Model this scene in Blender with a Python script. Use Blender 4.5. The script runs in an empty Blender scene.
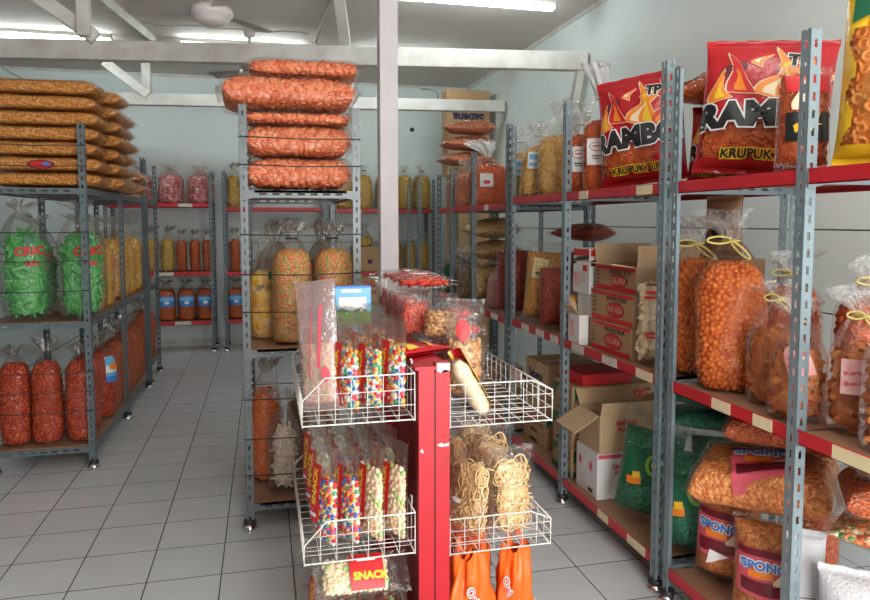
import bpy, bmesh, math, random
import numpy as np
from mathutils import Vector, Matrix, Euler

C = bpy.context.scene.collection
PI = math.pi
SC = bpy.context.scene
R_ = random.Random(7)

# ------------------------------------------------------------------ materials
def new_mat(name):
    m = bpy.data.materials.new(name); m.use_nodes = True
    nt = m.node_tree; nt.nodes.clear()
    return m, nt
def N(nt, t, **k):
    n = nt.nodes.new(t)
    for a, b in k.items():
        if a.startswith('_'): setattr(n, a[1:], b)
        else: n.inputs[a.replace('__', ' ')].default_value = b
    return n
def L(nt, a, b): nt.links.new(a, b)
def rgba(c): return (c[0], c[1], c[2], 1.0)
def ramp(nt, cols, interp='LINEAR'):
    r = nt.nodes.new('ShaderNodeValToRGB'); e = r.color_ramp; e.interpolation = interp
    n = len(cols)
    while len(e.elements) < n: e.elements.new(0.5)
    for i, c in enumerate(cols):
        e.elements[i].position = i / max(1, (n if interp == 'CONSTANT' else n - 1)); e.elements[i].color = rgba(c)
    return r

def plain(name, col, rough=0.5, metal=0.0, noise=0.0, nscale=8.0, bump=0.0, bscale=60.0, spec=0.5, col2=None, emit=None, es=0):
    m, nt = new_mat(name)
    o = N(nt, 'ShaderNodeOutputMaterial'); p = N(nt, 'ShaderNodeBsdfPrincipled')
    p.inputs['Base Color'].default_value = rgba(col); p.inputs['Roughness'].default_value = rough
    p.inputs['Metallic'].default_value = metal; p.inputs['Specular IOR Level'].default_value = spec
    L(nt, p.outputs[0], o.inputs[0])
    if noise or bump: tc = N(nt, 'ShaderNodeTexCoord')
    if noise:
        nz = N(nt, 'ShaderNodeTexNoise', Scale=nscale, Detail=5.0, Roughness=0.6); L(nt, tc.outputs['Object'], nz.inputs['Vector'])
        c2 = col2 or tuple(c * (1 - noise) for c in col)
        r = ramp(nt, [c2, col]); r.color_ramp.elements[0].position = 0.3; r.color_ramp.elements[1].position = 0.62
        L(nt, nz.outputs['Fac'], r.inputs[0]); L(nt, r.outputs[0], p.inputs['Base Color'])
    if bump:
        nb = N(nt, 'ShaderNodeTexNoise', Scale=bscale, Detail=4.0); L(nt, tc.outputs['Object'], nb.inputs['Vector'])
        b = N(nt, 'ShaderNodeBump', Strength=bump, Distance=0.01); L(nt, nb.outputs['Fac'], b.inputs['Height']); L(nt, b.outputs[0], p.inputs['Normal'])
    if emit:
        p.inputs['Emission Color'].default_value = rgba(emit); p.inputs['Emission Strength'].default_value = es
    return m

def island_mat(name, cols, rough=0.55, const=False):
    """food pieces: each piece takes its own colour"""
    m, nt = new_mat(name)
    o = N(nt, 'ShaderNodeOutputMaterial'); p = N(nt, 'ShaderNodeBsdfPrincipled', Roughness=rough)
    g = N(nt, 'ShaderNodeNewGeometry'); r = ramp(nt, cols, 'CONSTANT' if const else 'LINEAR')
    L(nt, g.outputs['Random Per Island'], r.inputs[0]); L(nt, r.outputs[0], p.inputs['Base Color'])
    L(nt, p.outputs[0], o.inputs[0])
    return m

def grain_mat(name, cols, scale=60.0, bump=0.9, rough=0.5, stretch=(1, 1, 1), const=False, dist=0.012):
    """packed small pieces: cells with their own colour and relief"""
    m, nt = new_mat(name)
    o = N(nt, 'ShaderNodeOutputMaterial'); p = N(nt, 'ShaderNodeBsdfPrincipled', Roughness=rough)
    tc = N(nt, 'ShaderNodeTexCoord'); mp = N(nt, 'ShaderNodeMapping'); mp.inputs['Scale'].default_value = stretch
    L(nt, tc.outputs['Object'], mp.inputs[0])
    v = N(nt, 'ShaderNodeTexVoronoi', Scale=scale); L(nt, mp.outputs[0], v.inputs['Vector'])
    s = N(nt, 'ShaderNodeSeparateColor'); L(nt, v.outputs['Color'], s.inputs[0])
    r = ramp(nt, cols, 'CONSTANT' if const else 'LINEAR'); L(nt, s.outputs[0], r.inputs[0]); L(nt, r.outputs[0], p.inputs['Base Color'])
    b = N(nt, 'ShaderNodeBump', Strength=bump, Distance=dist); b.invert = True
    L(nt, v.outputs['Distance'], b.inputs['Height']); L(nt, b.outputs[0], p.inputs['Normal'])
    L(nt, p.outputs[0], o.inputs[0])
    return m

def film_mat(name, tint=(0.985, 0.985, 0.985), milky=0.006, gloss=0.42, base=0.012, rough=0.07, scale=26.0, bump=0.9, white=(0.9, 0.9, 0.92)):
    """clear crinkled plastic film"""
    m, nt = new_mat(name)
    o = N(nt, 'ShaderNodeOutputMaterial')
    tc = N(nt, 'ShaderNodeTexCoord')
    nz = N(nt, 'ShaderNodeTexNoise', Scale=scale, Detail=3.0, Distortion=1.6); L(nt, tc.outputs['Object'], nz.inputs['Vector'])
    b = N(nt, 'ShaderNodeBump', Strength=bump, Distance=0.012); L(nt, nz.outputs['Fac'], b.inputs['Height'])
    t = N(nt, 'ShaderNodeBsdfTransparent', Color=rgba(tint))
    g = N(nt, 'ShaderNodeBsdfGlossy', Roughness=rough); L(nt, b.outputs[0], g.inputs['Normal'])
    g.inputs['Color'].default_value = (1, 1, 1, 1)
    d = N(nt, 'ShaderNodeBsdfDiffuse', Color=rgba(white)); tl = N(nt, 'ShaderNodeBsdfTranslucent', Color=rgba(white))
    ad = N(nt, 'ShaderNodeMixShader', Fac=0.4); L(nt, d.outputs[0], ad.inputs[1]); L(nt, tl.outputs[0], ad.inputs[2])
    lw = N(nt, 'ShaderNodeLayerWeight', Blend=0.3); L(nt, b.outputs[0], lw.inputs['Normal'])
    mm = N(nt, 'ShaderNodeMath', _operation='MULTIPLY_ADD'); mm.inputs[1].default_value = gloss; mm.inputs[2].default_value = base
    L(nt, lw.outputs['Fresnel'], mm.inputs[0])
    m1 = N(nt, 'ShaderNodeMixShader', Fac=milky); L(nt, t.outputs[0], m1.inputs[1]); L(nt, ad.outputs[0], m1.inputs[2])
    m2 = N(nt, 'ShaderNodeMixShader'); L(nt, mm.outputs[0], m2.inputs[0]); L(nt, m1.outputs[0], m2.inputs[1]); L(nt, g.outputs[0], m2.inputs[2])
    L(nt, m2.outputs[0], o.inputs[0])
    return m

M = {}
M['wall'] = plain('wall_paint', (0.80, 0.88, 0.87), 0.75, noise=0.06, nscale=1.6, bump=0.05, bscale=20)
M['wall_dim'] = plain('bounce_cutting_wall_brown', (0.20, 0.18, 0.16), 0.8, noise=0.1, nscale=2)  # dark brown made up for the unseen walls to cut bounced light
M['ceiling'] = plain('ceiling_board', (0.74, 0.69, 0.65), 0.8, noise=0.12, nscale=1.2)
M['wood_white'] = plain('white_painted_wood', (0.74, 0.74, 0.71), 0.6, noise=0.12, nscale=5, col2=(0.56, 0.52, 0.48), bump=0.15, bscale=25)
M['pillar'] = plain('pillar_paint', (0.80, 0.75, 0.77), 0.6, noise=0.07, nscale=5, bump=0.05)
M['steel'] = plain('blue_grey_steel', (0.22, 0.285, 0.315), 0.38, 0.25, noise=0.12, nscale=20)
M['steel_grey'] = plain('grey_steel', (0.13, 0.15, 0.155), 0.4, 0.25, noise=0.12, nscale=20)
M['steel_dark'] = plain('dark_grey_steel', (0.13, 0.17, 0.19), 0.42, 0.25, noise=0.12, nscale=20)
M['board'] = plain('brown_shelf_board', (0.36, 0.19, 0.11), 0.6, noise=0.15, nscale=9)
M['red'] = plain('red_enamel', (0.46, 0.008, 0.018), 0.42, noise=0.15, nscale=9, spec=0.35)
M['red_lip'] = plain('red_shelf_lip', (0.56, 0.018, 0.03), 0.4, noise=0.15, nscale=12)
M['tag_cream'] = plain('cream_price_strip', (0.80, 0.68, 0.42), 0.5, noise=0.1, nscale=30)
M['tag_white'] = plain('white_price_strip', (0.72, 0.66, 0.58), 0.5, noise=0.15, nscale=30)
M['chip_white'] = plain('chipped_paint', (0.8, 0.68, 0.66), 0.7)
M['chrome'] = plain('chrome', (0.75, 0.75, 0.74), 0.18, 1.0)
M['black'] = plain('black_rubber', (0.015, 0.015, 0.016), 0.5)
M['wire_white'] = plain('white_coated_wire', (0.70, 0.68, 0.64), 0.4)
M['wire_dark'] = plain('dark_wire', (0.03, 0.032, 0.035), 0.4)
M['carton'] = plain('brown_cardboard', (0.46, 0.28, 0.14), 0.75, noise=0.08, nscale=12)
M['carton_lt'] = plain('light_cardboard', (0.56, 0.38, 0.22), 0.75, noise=0.08, nscale=12)
M['carton_white'] = plain('white_cardboard', (0.78, 0.77, 0.76), 0.6, noise=0.04, nscale=10)
M['tape'] = plain('brown_tape', (0.52, 0.36, 0.2), 0.25)
M['ink_black'] = plain('black_print', (0.012, 0.012, 0.012), 0.45)
M['ink_navy'] = plain('navy_print', (0.015, 0.02, 0.07), 0.5)
M['ink_red'] = plain('red_print', (0.6, 0.015, 0.02), 0.45)
M['ink_maroon'] = plain('maroon_print', (0.16, 0.008, 0.02), 0.4)
M['ink_pink'] = plain('pink_print', (0.72, 0.10, 0.14), 0.45)
M['ink_green'] = plain('green_print', (0.01, 0.13, 0.06), 0.45)
M['ink_lime'] = plain('lime_print', (0.22, 0.5, 0.04), 0.45)
M['ink_blue'] = plain('blue_print', (0.05, 0.22, 0.62), 0.4)
M['ink_sky'] = plain('sky_blue_print', (0.16, 0.50, 0.80), 0.4)
M['ink_yellow'] = plain('yellow_print', (0.9, 0.58, 0.03), 0.4)
M['ink_orange'] = plain('orange_print', (0.9, 0.25, 0.02), 0.4)
M['ink_cream'] = plain('cream_print', (0.88, 0.72, 0.5), 0.45)
M['ink_white'] = plain('white_print', (0.86, 0.85, 0.84), 0.45)
M['tag_pink'] = plain('pale_pink_tag', (0.85, 0.55, 0.50), 0.5, noise=0.35, nscale=26, col2=(0.85, 0.30, 0.28))
M['tag_peach'] = plain('peach_label', (0.86, 0.48, 0.36), 0.45, noise=0.3, nscale=18, col2=(0.86, 0.62, 0.45))
M['paper'] = plain('white_paper', (0.82, 0.81, 0.80), 0.6)
M['raffia'] = plain('yellow_raffia', (0.66, 0.55, 0.17), 0.6)
M['string'] = plain('white_string', (0.85, 0.84, 0.82), 0.6)
M['tube'] = plain('lit_fluorescent_tube', (1, 1, 1), 0.4, emit=(0.90, 1.0, 0.98), es=24.0)
M['fan'] = plain('cream_fan_enamel', (0.72, 0.66, 0.66), 0.35)
M['fan_blade'] = plain('grey_fan_blade', (0.48, 0.46, 0.45), 0.4)
M['sack'] = plain('white_woven_sack', (0.60, 0.60, 0.62), 0.55, noise=0.08, nscale=30, bump=0.5, bscale=120)
M['orange_plastic'] = plain('orange_carrier_plastic', (0.92, 0.14, 0.012), 0.35, noise=0.2, nscale=7, bump=0.5, bscale=14)
M['red_plastic'] = plain('red_printed_film', (0.50, 0.008, 0.015), 0.22, noise=0.2, nscale=7, bump=0.55, bscale=16)
M['yellow_plastic'] = plain('yellow_printed_film', (0.86, 0.52, 0.02), 0.22, noise=0.1, nscale=7, bump=0.5, bscale=16)
M['green_plastic'] = plain('green_printed_film', (0.015, 0.14, 0.08), 0.25, bump=0.4, bscale=16)
M['cream_roll'] = plain('cream_biscuit', (0.84, 0.70, 0.46), 0.55, noise=0.12, nscale=14, bump=0.2, bscale=30)
M['kraft'] = plain('kraft_paper', (0.40, 0.22, 0.12), 0.7, noise=0.15, nscale=10, bump=0.4, bscale=14)
M['ink_brown'] = plain('brown_print', (0.12, 0.04, 0.02), 0.6)
# films
M['film'] = film_mat('clear_film')
M['film_soft'] = film_mat('hazy_film', milky=0.02, base=0.018)
M['film_plume'] = film_mat('gathered_film', milky=0.07, base=0.05, gloss=0.5, bump=1.0, scale=34)
M['film_white'] = film_mat('white_gathered_film', milky=0.55, base=0.14, gloss=0.5, bump=1.0, scale=34)
M['film_pink'] = film_mat('pinkish_film', tint=(0.97, 0.86, 0.86), milky=0.30, base=0.1, white=(0.92, 0.74, 0.74))
M['film_grey'] = film_mat('smoky_film', tint=(0.8, 0.78, 0.76), milky=0.14, base=0.07, white=(0.6, 0.58, 0.55))
# food
M['ball'] = island_mat('orange_crackers', [(0.58, 0.095, 0.008), (0.74, 0.16, 0.014), (0.82, 0.22, 0.025), (0.66, 0.12, 0.01)], 0.42)
M['ball_red'] = island_mat('red_orange_crackers', [(0.34, 0.028, 0.005), (0.46, 0.048, 0.008), (0.54, 0.08, 0.012)], 0.45)
M['chip_orange'] = island_mat('spicy_chips', [(0.52, 0.11, 0.015), (0.70, 0.19, 0.025), (0.78, 0.27, 0.05), (0.44, 0.08, 0.012)], 0.5)
M['ring_orange'] = island_mat('orange_rings', [(0.85, 0.24, 0.03), (0.92, 0.32, 0.05), (0.90, 0.40, 0.10)], 0.5)
M['curl_orange'] = island_mat('orange_curls', [(0.66, 0.10, 0.012), (0.76, 0.15, 0.02), (0.60, 0.08, 0.012)], 0.5)
M['pasta'] = island_mat('yellow_crackers', [(0.80, 0.46, 0.12), (0.88, 0.58, 0.20), (0.82, 0.40, 0.08)], 0.5)
M['pasta_dim'] = island_mat('golden_crackers', [(0.62, 0.38, 0.06), (0.72, 0.46, 0.10), (0.55, 0.30, 0.05)], 0.5)
M['green_stick'] = island_mat('green_sticks', [(0.05, 0.33, 0.06), (0.10, 0.46, 0.11), (0.18, 0.55, 0.19), (0.04, 0.25, 0.05)], 0.45)
M['peanut'] = island_mat('pink_crackers', [(0.58, 0.11, 0.035), (0.68, 0.17, 0.06), (0.78, 0.27, 0.12), (0.62, 0.14, 0.045)], 0.5)
M['candy'] = island_mat('candy_balls', [(0.80, 0.02, 0.03), (0.90, 0.88, 0.82), (0.05, 0.16, 0.52), (0.92, 0.28, 0.03), (0.86, 0.80, 0.74), (0.85, 0.10, 0.16), (0.10, 0.42, 0.24), (0.90, 0.60, 0.12)], 0.3, True)
M['popcorn'] = island_mat('cream_puffs', [(0.90, 0.68, 0.38), (0.94, 0.78, 0.52), (0.92, 0.58, 0.34), (0.92, 0.74, 0.48), (0.42, 0.66, 0.20), (0.94, 0.66, 0.42), (0.94, 0.8, 0.6), (0.94, 0.62, 0.40), (0.92, 0.72, 0.46), (0.94, 0.55, 0.42), (0.94, 0.76, 0.5)], 0.5, True)
M['noodle'] = island_mat('noodle_sticks', [(0.78, 0.50, 0.20), (0.86, 0.60, 0.30), (0.70, 0.42, 0.16)], 0.5)
M['redstick'] = island_mat('red_snack_sticks', [(0.62, 0.03, 0.02), (0.72, 0.06, 0.03), (0.72, 0.18, 0.04)], 0.4)
M['caramel'] = island_mat('caramel_nuts', [(0.34, 0.12, 0.035), (0.52, 0.24, 0.08), (0.70, 0.44, 0.20), (0.28, 0.09, 0.03)], 0.4)
M['cream_chip'] = island_mat('cream_chips', [(0.84, 0.66, 0.40), (0.90, 0.76, 0.52), (0.76, 0.54, 0.28)], 0.5)
M['cream_sticks'] = island_mat('pale_sticks', [(0.72, 0.58, 0.42), (0.82, 0.70, 0.54), (0.66, 0.50, 0.36)], 0.5)
M['nest'] = island_mat('brown_crackers', [(0.40, 0.20, 0.06), (0.52, 0.30, 0.10), (0.34, 0.15, 0.05)], 0.5)
M['pinkmix'] = grain_mat('pink_mix', [(0.66, 0.10, 0.16), (0.80, 0.34, 0.36), (0.84, 0.6, 0.52), (0.6, 0.06, 0.1), (0.45, 0.16, 0.08)], 42)
M['corn'] = grain_mat('roasted_kernels', [(0.52, 0.16, 0.022), (0.68, 0.26, 0.045), (0.80, 0.38, 0.09), (0.58, 0.19, 0.03)], 58)
M['pastel'] = grain_mat('pastel_granules', [(0.82, 0.28, 0.07), (0.84, 0.38, 0.14), (0.30, 0.48, 0.08), (0.82, 0.20, 0.06), (0.80, 0.36, 0.12), (0.84, 0.42, 0.2)], 95, const=True)
M['green_grain'] = grain_mat('green_granules', [(0.008, 0.10, 0.045), (0.02, 0.22, 0.11), (0.06, 0.36, 0.20), (0.01, 0.14, 0.07)], 120, dist=0.006)
M['spice'] = grain_mat('orange_flakes', [(0.62, 0.14, 0.02), (0.80, 0.24, 0.05), (0.90, 0.38, 0.10), (0.56, 0.10, 0.02)], 78, dist=0.009)
M['rust'] = grain_mat('rust_flakes', [(0.44, 0.06, 0.010), (0.60, 0.10, 0.016), (0.70, 0.17, 0.03), (0.36, 0.04, 0.008)], 80, dist=0.009)
M['mixveg'] = grain_mat('mixed_snack', [(0.82, 0.24, 0.05), (0.86, 0.56, 0.24), (0.10, 0.30, 0.10), (0.80, 0.30, 0.10), (0.84, 0.66, 0.42), (0.76, 0.14, 0.04)], 55, const=True)
M['amber'] = grain_mat('amber_noodles', [(0.72, 0.30, 0.05), (0.84, 0.42, 0.08), (0.62, 0.22, 0.03)], 75, stretch=(1, 1, .5))
M['darkred'] = grain_mat('dark_red_snack', [(0.34, 0.03, 0.015), (0.46, 0.06, 0.02), (0.28, 0.02, 0.01)], 55)
M['salmon'] = grain_mat('salmon_curls', [(0.72, 0.22, 0.10), (0.80, 0.30, 0.16), (0.62, 0.15, 0.07)], 50, stretch=(1, 1, .6))
M['yellowmix'] = grain_mat('yellow_orange_snack', [(0.85, 0.40, 0.03), (0.90, 0.55, 0.06), (0.80, 0.26, 0.05), (0.85, 0.66, 0.3)], 38)
M['beige_nut'] = grain_mat('beige_kernels', [(0.64, 0.38, 0.12), (0.76, 0.50, 0.20), (0.56, 0.28, 0.08)], 62)

def floor_mat():
    m, nt = new_mat('grey_floor_tiles')
    o = N(nt, 'ShaderNodeOutputMaterial'); p = N(nt, 'ShaderNodeBsdfPrincipled', Roughness=0.22)
    tc = N(nt, 'ShaderNodeTexCoord'); mp = N(nt, 'ShaderNodeMapping'); mp.inputs['Location'].default_value = (0.2, -0.02, 0)
    L(nt, tc.outputs['Object'], mp.inputs[0])
    br = N(nt, 'ShaderNodeTexBrick'); br.offset = 0.0; br.squash = 1.0
    br.inputs['Scale'].default_value = 1.0; br.inputs['Brick Width'].default_value = 0.3; br.inputs['Row Height'].default_value = 0.3
    br.inputs['Mortar Size'].default_value = 0.0028; br.inputs['Mortar Smooth'].default_value = 0.2
    br.inputs['Color1'].default_value = (0.64, 0.67, 0.69, 1); br.inputs['Color2'].default_value = (0.69, 0.71, 0.73, 1)
    br.inputs['Mortar'].default_value = (0.06, 0.065, 0.07, 1)
    L(nt, mp.outputs[0], br.inputs['Vector'])
    nz = N(nt, 'ShaderNodeTexNoise', Scale=5.0, Detail=5.0); L(nt, tc.outputs['Object'], nz.inputs['Vector'])
    r = ramp(nt, [(0.85, 0.85, 0.84), (1, 1, 1)]); L(nt, nz.outputs['Fac'], r.inputs[0])
    mx = N(nt, 'ShaderNodeMixRGB', Fac=1.0); mx.blend_type = 'MULTIPLY'
    L(nt, br.outputs['Color'], mx.inputs[1]); L(nt, r.outputs[0], mx.inputs[2]); L(nt, mx.outputs[0], p.inputs['Base Color'])
    b = N(nt, 'ShaderNodeBump', Strength=0.3, Distance=0.002); b.invert = True; L(nt, br.outputs['Fac'], b.inputs['Height']); L(nt, b.outputs[0], p.inputs['Normal'])
    L(nt, p.outputs[0], o.inputs[0])
    return m
M['floor'] = floor_mat()

# ------------------------------------------------------------------ mesh helpers
def mk(name, V, F, mats, mi=None, smooth=True):
    me = bpy.data.meshes.new(name)
    me.from_pydata([tuple(map(float, v)) for v in V], [], [tuple(int(i) for i in f) for f in F])
    if not isinstance(mats, (list, tuple)): mats = [mats]
    for m in mats: me.materials.append(m)
    if mi is not None: me.polygons.foreach_set('material_index', np.asarray(mi, dtype=np.int32))
    me.polygons.foreach_set('use_smooth', np.full(len(me.polygons), bool(smooth)))
    me.update()
    return me

class MB:
    def __init__(s): s.V = []; s.F = []; s.mi = []
    def add(s, V, F, m=0):
        b = len(s.V); s.V.extend(V); s.F.extend([tuple(b + i for i in f) for f in F]); s.mi.extend([m] * len(F)); return s
    def box(s, x0, x1, y0, y1, z0, z1, m=0):
        V = [(x, y, z) for z in (z0, z1) for y in (y0, y1) for x in (x0, x1)]
        return s.add(V, [(0, 2, 3, 1), (4, 5, 7, 6), (0, 1, 5, 4), (2, 6, 7, 3), (0, 4, 6, 2), (1, 3, 7, 5)], m)
    def tube(s, pts, r, n=6, m=0, closed=False):
        P = [Vector(p) for p in pts]; k = len(P); V = []; F = []
        rr = r if isinstance(r, (list, tuple)) else [r] * k
        up = None
        for i in range(k):
            if closed: t = (P[(i + 1) % k] - P[i - 1])
            else: t = P[min(i + 1, k - 1)] - P[max(i - 1, 0)]
            t.normalize()
            if up is None:
                up = t.orthogonal().normalized()
            up = (up - t * up.dot(t))
            if up.length < 1e-5: up = t.orthogonal()
            up.normalize()
            bi = t.cross(up)
            for j in range(n):
                a = 2 * PI * j / n
                V.append(P[i] + (up * math.cos(a) + bi * math.sin(a)) * rr[i])
        for i in range(k if closed else k - 1):
            for j in range(n):
                i2 = (i + 1) % k
                F.append((i * n + j, i * n + (j + 1) % n, i2 * n + (j + 1) % n, i2 * n + j))
        if not closed:
            F.append(tuple(reversed(range(n)))); F.append(tuple((k - 1) * n + j for j in range(n)))
        return s.add(V, F, m)
    def lathe(s, prof, n=20, m=0, c=(0, 0, 0)):
        V = []; F = []
        for r, z in prof:
            for j in range(n):
                a = 2 * PI * j / n; V.append((c[0] + r * math.cos(a), c[1] + r * math.sin(a), c[2] + z))
        for i in range(len(prof) - 1):
            for j in range(n):
                F.append((i * n + j, i * n + (j + 1) % n, (i + 1) * n + (j + 1) % n, (i + 1) * n + j))
        F.append(tuple(reversed(range(n)))); F.append(tuple((len(prof) - 1) * n + j for j in range(n)))
        return s.add(V, F, m)
    def mesh(s, name, mats, smooth=False): return mk(name, s.V, s.F, mats, s.mi, smooth)

def bevel_box(name, w, d, h, mat, bev=0.004, base=True):
    bm = bmesh.new(); bmesh.ops.create_cube(bm, size=1)
    for v in bm.verts: v.co = Vector((v.co.x * w, v.co.y * d, v.co.z * h + (h / 2 if base else 0)))
    bmesh.ops.bevel(bm, geom=list(bm.edges), offset=bev, segments=2, affect='EDGES', profile=0.6)
    me = bpy.data.meshes.new(name); bm.to_mesh(me); bm.free(); me.materials.append(mat)
    return me

def text_mesh(body, size, bold=0.0, spacing=1.0, shear=0.0):
    """flat lettering centred on the origin in x/z"""
    cu = bpy.data.curves.new('lettering', 'FONT'); cu.body = body; cu.size = size; cu.offset = bold
    cu.align_x = 'CENTER'; cu.align_y = 'CENTER'; cu.resolution_u = 3; cu.space_character = spacing; cu.shear = shear
    cu.space_line = 0.9
    ob = bpy.data.objects.new('lettering', cu); C.objects.link(ob)
    bpy.context.view_layer.update()
    dg = bpy.context.evaluated_depsgraph_get()
    me = bpy.data.meshes.new_from_object(ob.evaluated_get(dg))
    V = [(v.co.x, v.co.y) for v in me.vertices]; F = [tuple(p.vertices) for p in me.polygons]
    bpy.data.objects.remove(ob); bpy.data.curves.remove(cu); bpy.data.meshes.remove(me)
    return V, F
def poly(pts): return pts, [tuple(range(len(pts)))]
def rect(w, h): return poly([(-w / 2, -h / 2), (w / 2, -h / 2), (w / 2, h / 2), (-w / 2, h / 2)])
def oval(w, h, n=24): return poly([(w / 2 * math.cos(2 * PI * i / n), h / 2 * math.sin(2 * PI * i / n)) for i in range(n)])
def flame(w, h, sway=0.3):
    pts = []
    for i in range(13):
        t = i / 12; pts.append((-w / 2 * (1 - t) ** .7 * (1 + .3 * math.sin(t * 7)) + sway * w * t * t, h * t))
    for i in range(11, -1, -1):
        t = i / 12; pts.append((w / 2 * (1 - t) ** .9 * (1 + .3 * math.sin(t * 6 + 2)) + sway * w * t * t, h * t))
    return poly(pts)
def place2d(vf, dx, dz, rot=0.0, s=1.0):
    c, n = math.cos(rot), math.sin(rot)
    return [(dx + s * (x * c - z * n), dz + s * (x * n + z * c)) for x, z in vf[0]], vf[1]
def conform(name, vf, fn, mat, maxe=0.02, flat=False):
    """cut a flat outline finely and lay it on a surface given by fn(x, z)"""
    bm = bmesh.new()
    vs = [bm.verts.new((x, z, 0)) for x, z in vf[0]]
    for f in vf[1]:
        try: bm.faces.new([vs[i] for i in f])
        except ValueError: pass
    bmesh.ops.triangulate(bm, faces=list(bm.faces))
    if not flat:
        for _ in range(5):
            es = [e for e in bm.edges if e.calc_length() > maxe]
            if not es: break
            bmesh.ops.subdivide_edges(bm, edges=es, cuts=1)
            bmesh.ops.triangulate(bm, faces=[f for f in bm.faces if len(f.verts) > 3])
    for v in bm.verts: v.co = Vector(fn(v.co.x, v.co.y))
    bmesh.ops.recalc_face_normals(bm, faces=list(bm.faces))
    me = bpy.data.meshes.new(name); bm.to_mesh(me); bm.free(); me.materials.append(mat)
    me.polygons.foreach_set('use_smooth', np.full(len(me.polygons), not flat))
    return me

# ------------------------------------------------------------------ food pieces
def T_ball(sub=2, sq=(1, 1, 1)):
    bm = bmesh.new(); bmesh.ops.create_icosphere(bm, subdivisions=sub, radius=0.5)
    V = np.array([v.co[:] for v in bm.verts]) * np.array(sq); F = [tuple(v.index for v in f.verts) for f in bm.faces]; bm.free(); return V, F
def T_ring(n=12, k=6, r=0.36, t=0.16):
    V = []; F = []
    for i in range(n):
        a = 2 * PI * i / n
        for j in range(k):
            b = 2 * PI * j / k; V.append(((r + t * math.cos(b)) * math.cos(a), (r + t * math.cos(b)) * math.sin(a), t * math.sin(b)))
    for i in range(n):
        for j in range(k): F.append((i * k + j, ((i + 1) % n) * k + j, ((i + 1) % n) * k + (j + 1) % k, i * k + (j + 1) % k))
    return np.array(V), F
def T_path(pts, r, k=5):
    mb = MB(); mb.tube(pts, r, k); return np.array([tuple(v) for v in mb.V]), mb.F
def T_curl(): return T_path([(0.38 * math.cos(a), 0.30 * math.sin(a), 0.1 * math.sin(a * .7)) for a in np.linspace(0.2, 4.4, 9)], 0.15, 6)
def T_stick(L_=1.0, r=0.07, bend=0.06, k=5): return T_path([(L_ * (t - .5), bend * math.sin(t * 3.1), 0) for t in np.linspace(0, 1, 5)], r, k)
def T_noodle(): return T_path([(0.5 * math.cos(a * 1.1) * (1 - a * .06), 0.42 * math.sin(a), 0.05 * math.sin(3 * a)) for a in np.linspace(0, 5.4, 18)], 0.042, 5)
def T_chip(seed=0, n=6):
    r = np.random.RandomState(seed); V = []; F = []
    for i in range(n + 1):
        for j in range(n + 1):
            u, v = i / n * 2 - 1, j / n * 2 - 1
            q = 0.5 / max(1, math.hypot(u, v)) * (1 + .12 * math.sin(3 * math.atan2(v, u) + seed))
            V.append((u * q, v * q * .85, 0.18 * math.sin(u * 2.2 + seed) + 0.14 * math.cos(v * 2.8)))
    for i in range(n):
        for j in range(n): a = i * (n + 1) + j; F.append((a, a + 1, a + n + 2, a + n + 1))
    return np.array(V), F
PIECE = {'ball': T_ball(2), 'lowball': T_ball(1), 'puff': T_ball(2, (1, .85, .75)), 'nut': T_ball(2, (1, .72, .5)), 'flat': T_ball(2, (1.05, .8, .42)), 'ring': T_ring(), 'curl': T_curl(),
         'stick': T_stick(1, .09), 'thin': T_stick(1, .035, .12), 'noodle': T_noodle(), 'chip': T_chip(0), 'chip2': T_chip(3)}

def scatter(V, F, n, mind, seed):
    """points and normals spread evenly over a quad surface"""
    r = np.random.RandomState(seed); V = np.asarray(V, float)
    tr = []
    for f in F:
        for k in range(1, len(f) - 1): tr.append((f[0], f[k], f[k + 1]))
    tr = np.array(tr); A, B, Cc = V[tr[:, 0]], V[tr[:, 1]], V[tr[:, 2]]
    nn = np.cross(B - A, Cc - A); ar = np.linalg.norm(nn, axis=1); ok = ar > 1e-12
    A, B, Cc, nn, ar = A[ok], B[ok], Cc[ok], nn[ok], ar[ok]; nn = nn / ar[:, None]
    idx = r.choice(len(ar), n * 4, p=ar / ar.sum()); u = r.rand(n * 4, 2); s = np.sqrt(u[:, :1])
    P = A[idx] * (1 - s) + B[idx] * (s * (1 - u[:, 1:])) + Cc[idx] * (s * u[:, 1:]); Nn = nn[idx]
    g = {}; keep = []
    for i, p in enumerate(P):
        c = tuple((p / mind).astype(int)); bad = False
        for dx in (-1, 0, 1):
            for dy in (-1, 0, 1):
                for dz in (-1, 0, 1):
                    for j in g.get((c[0] + dx, c[1] + dy, c[2] + dz), ()):
                        if ((P[j] - p) ** 2).sum() < mind * mind: bad = True; break
                    if bad: break
                if bad: break
            if bad: break
        if not bad: g.setdefault(c, []).append(i); keep.append(i)
        if len(keep) >= n: break
    return P[keep], Nn[keep]

def pieces(V, F, kinds, size, n, seed, spread=0.62, tilt=0.35, inset=0.0, align=None):
    """one mesh of many food pieces lying on a surface"""
    r = np.random.RandomState(seed)
    P, Nn = scatter(V, F, n, size * spread, seed)
    VV = []; FF = []; base = 0
    for i in range(len(P)):
        tv, tf = PIECE[kinds[i % len(kinds)]]
        nrm = Nn[i] + r.normal(size=3) * tilt; nrm /= np.linalg.norm(nrm)
        a = np.array(align, float) + r.normal(size=3) * .35 if align is not None else r.normal(size=3)
        t = a - nrm * a.dot(nrm); t /= (np.linalg.norm(t) + 1e-9)
        b = np.cross(nrm, t); s = size * r.uniform(.85, 1.15)
        W = (tv[:, :1] * t + tv[:, 1:2] * b + tv[:, 2:3] * nrm) * s + P[i] - Nn[i] * inset
        VV.append(W); FF.extend([tuple(base + k for k in f) for f in tf]); base += len(tv)
    return np.concatenate(VV), FF

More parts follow.
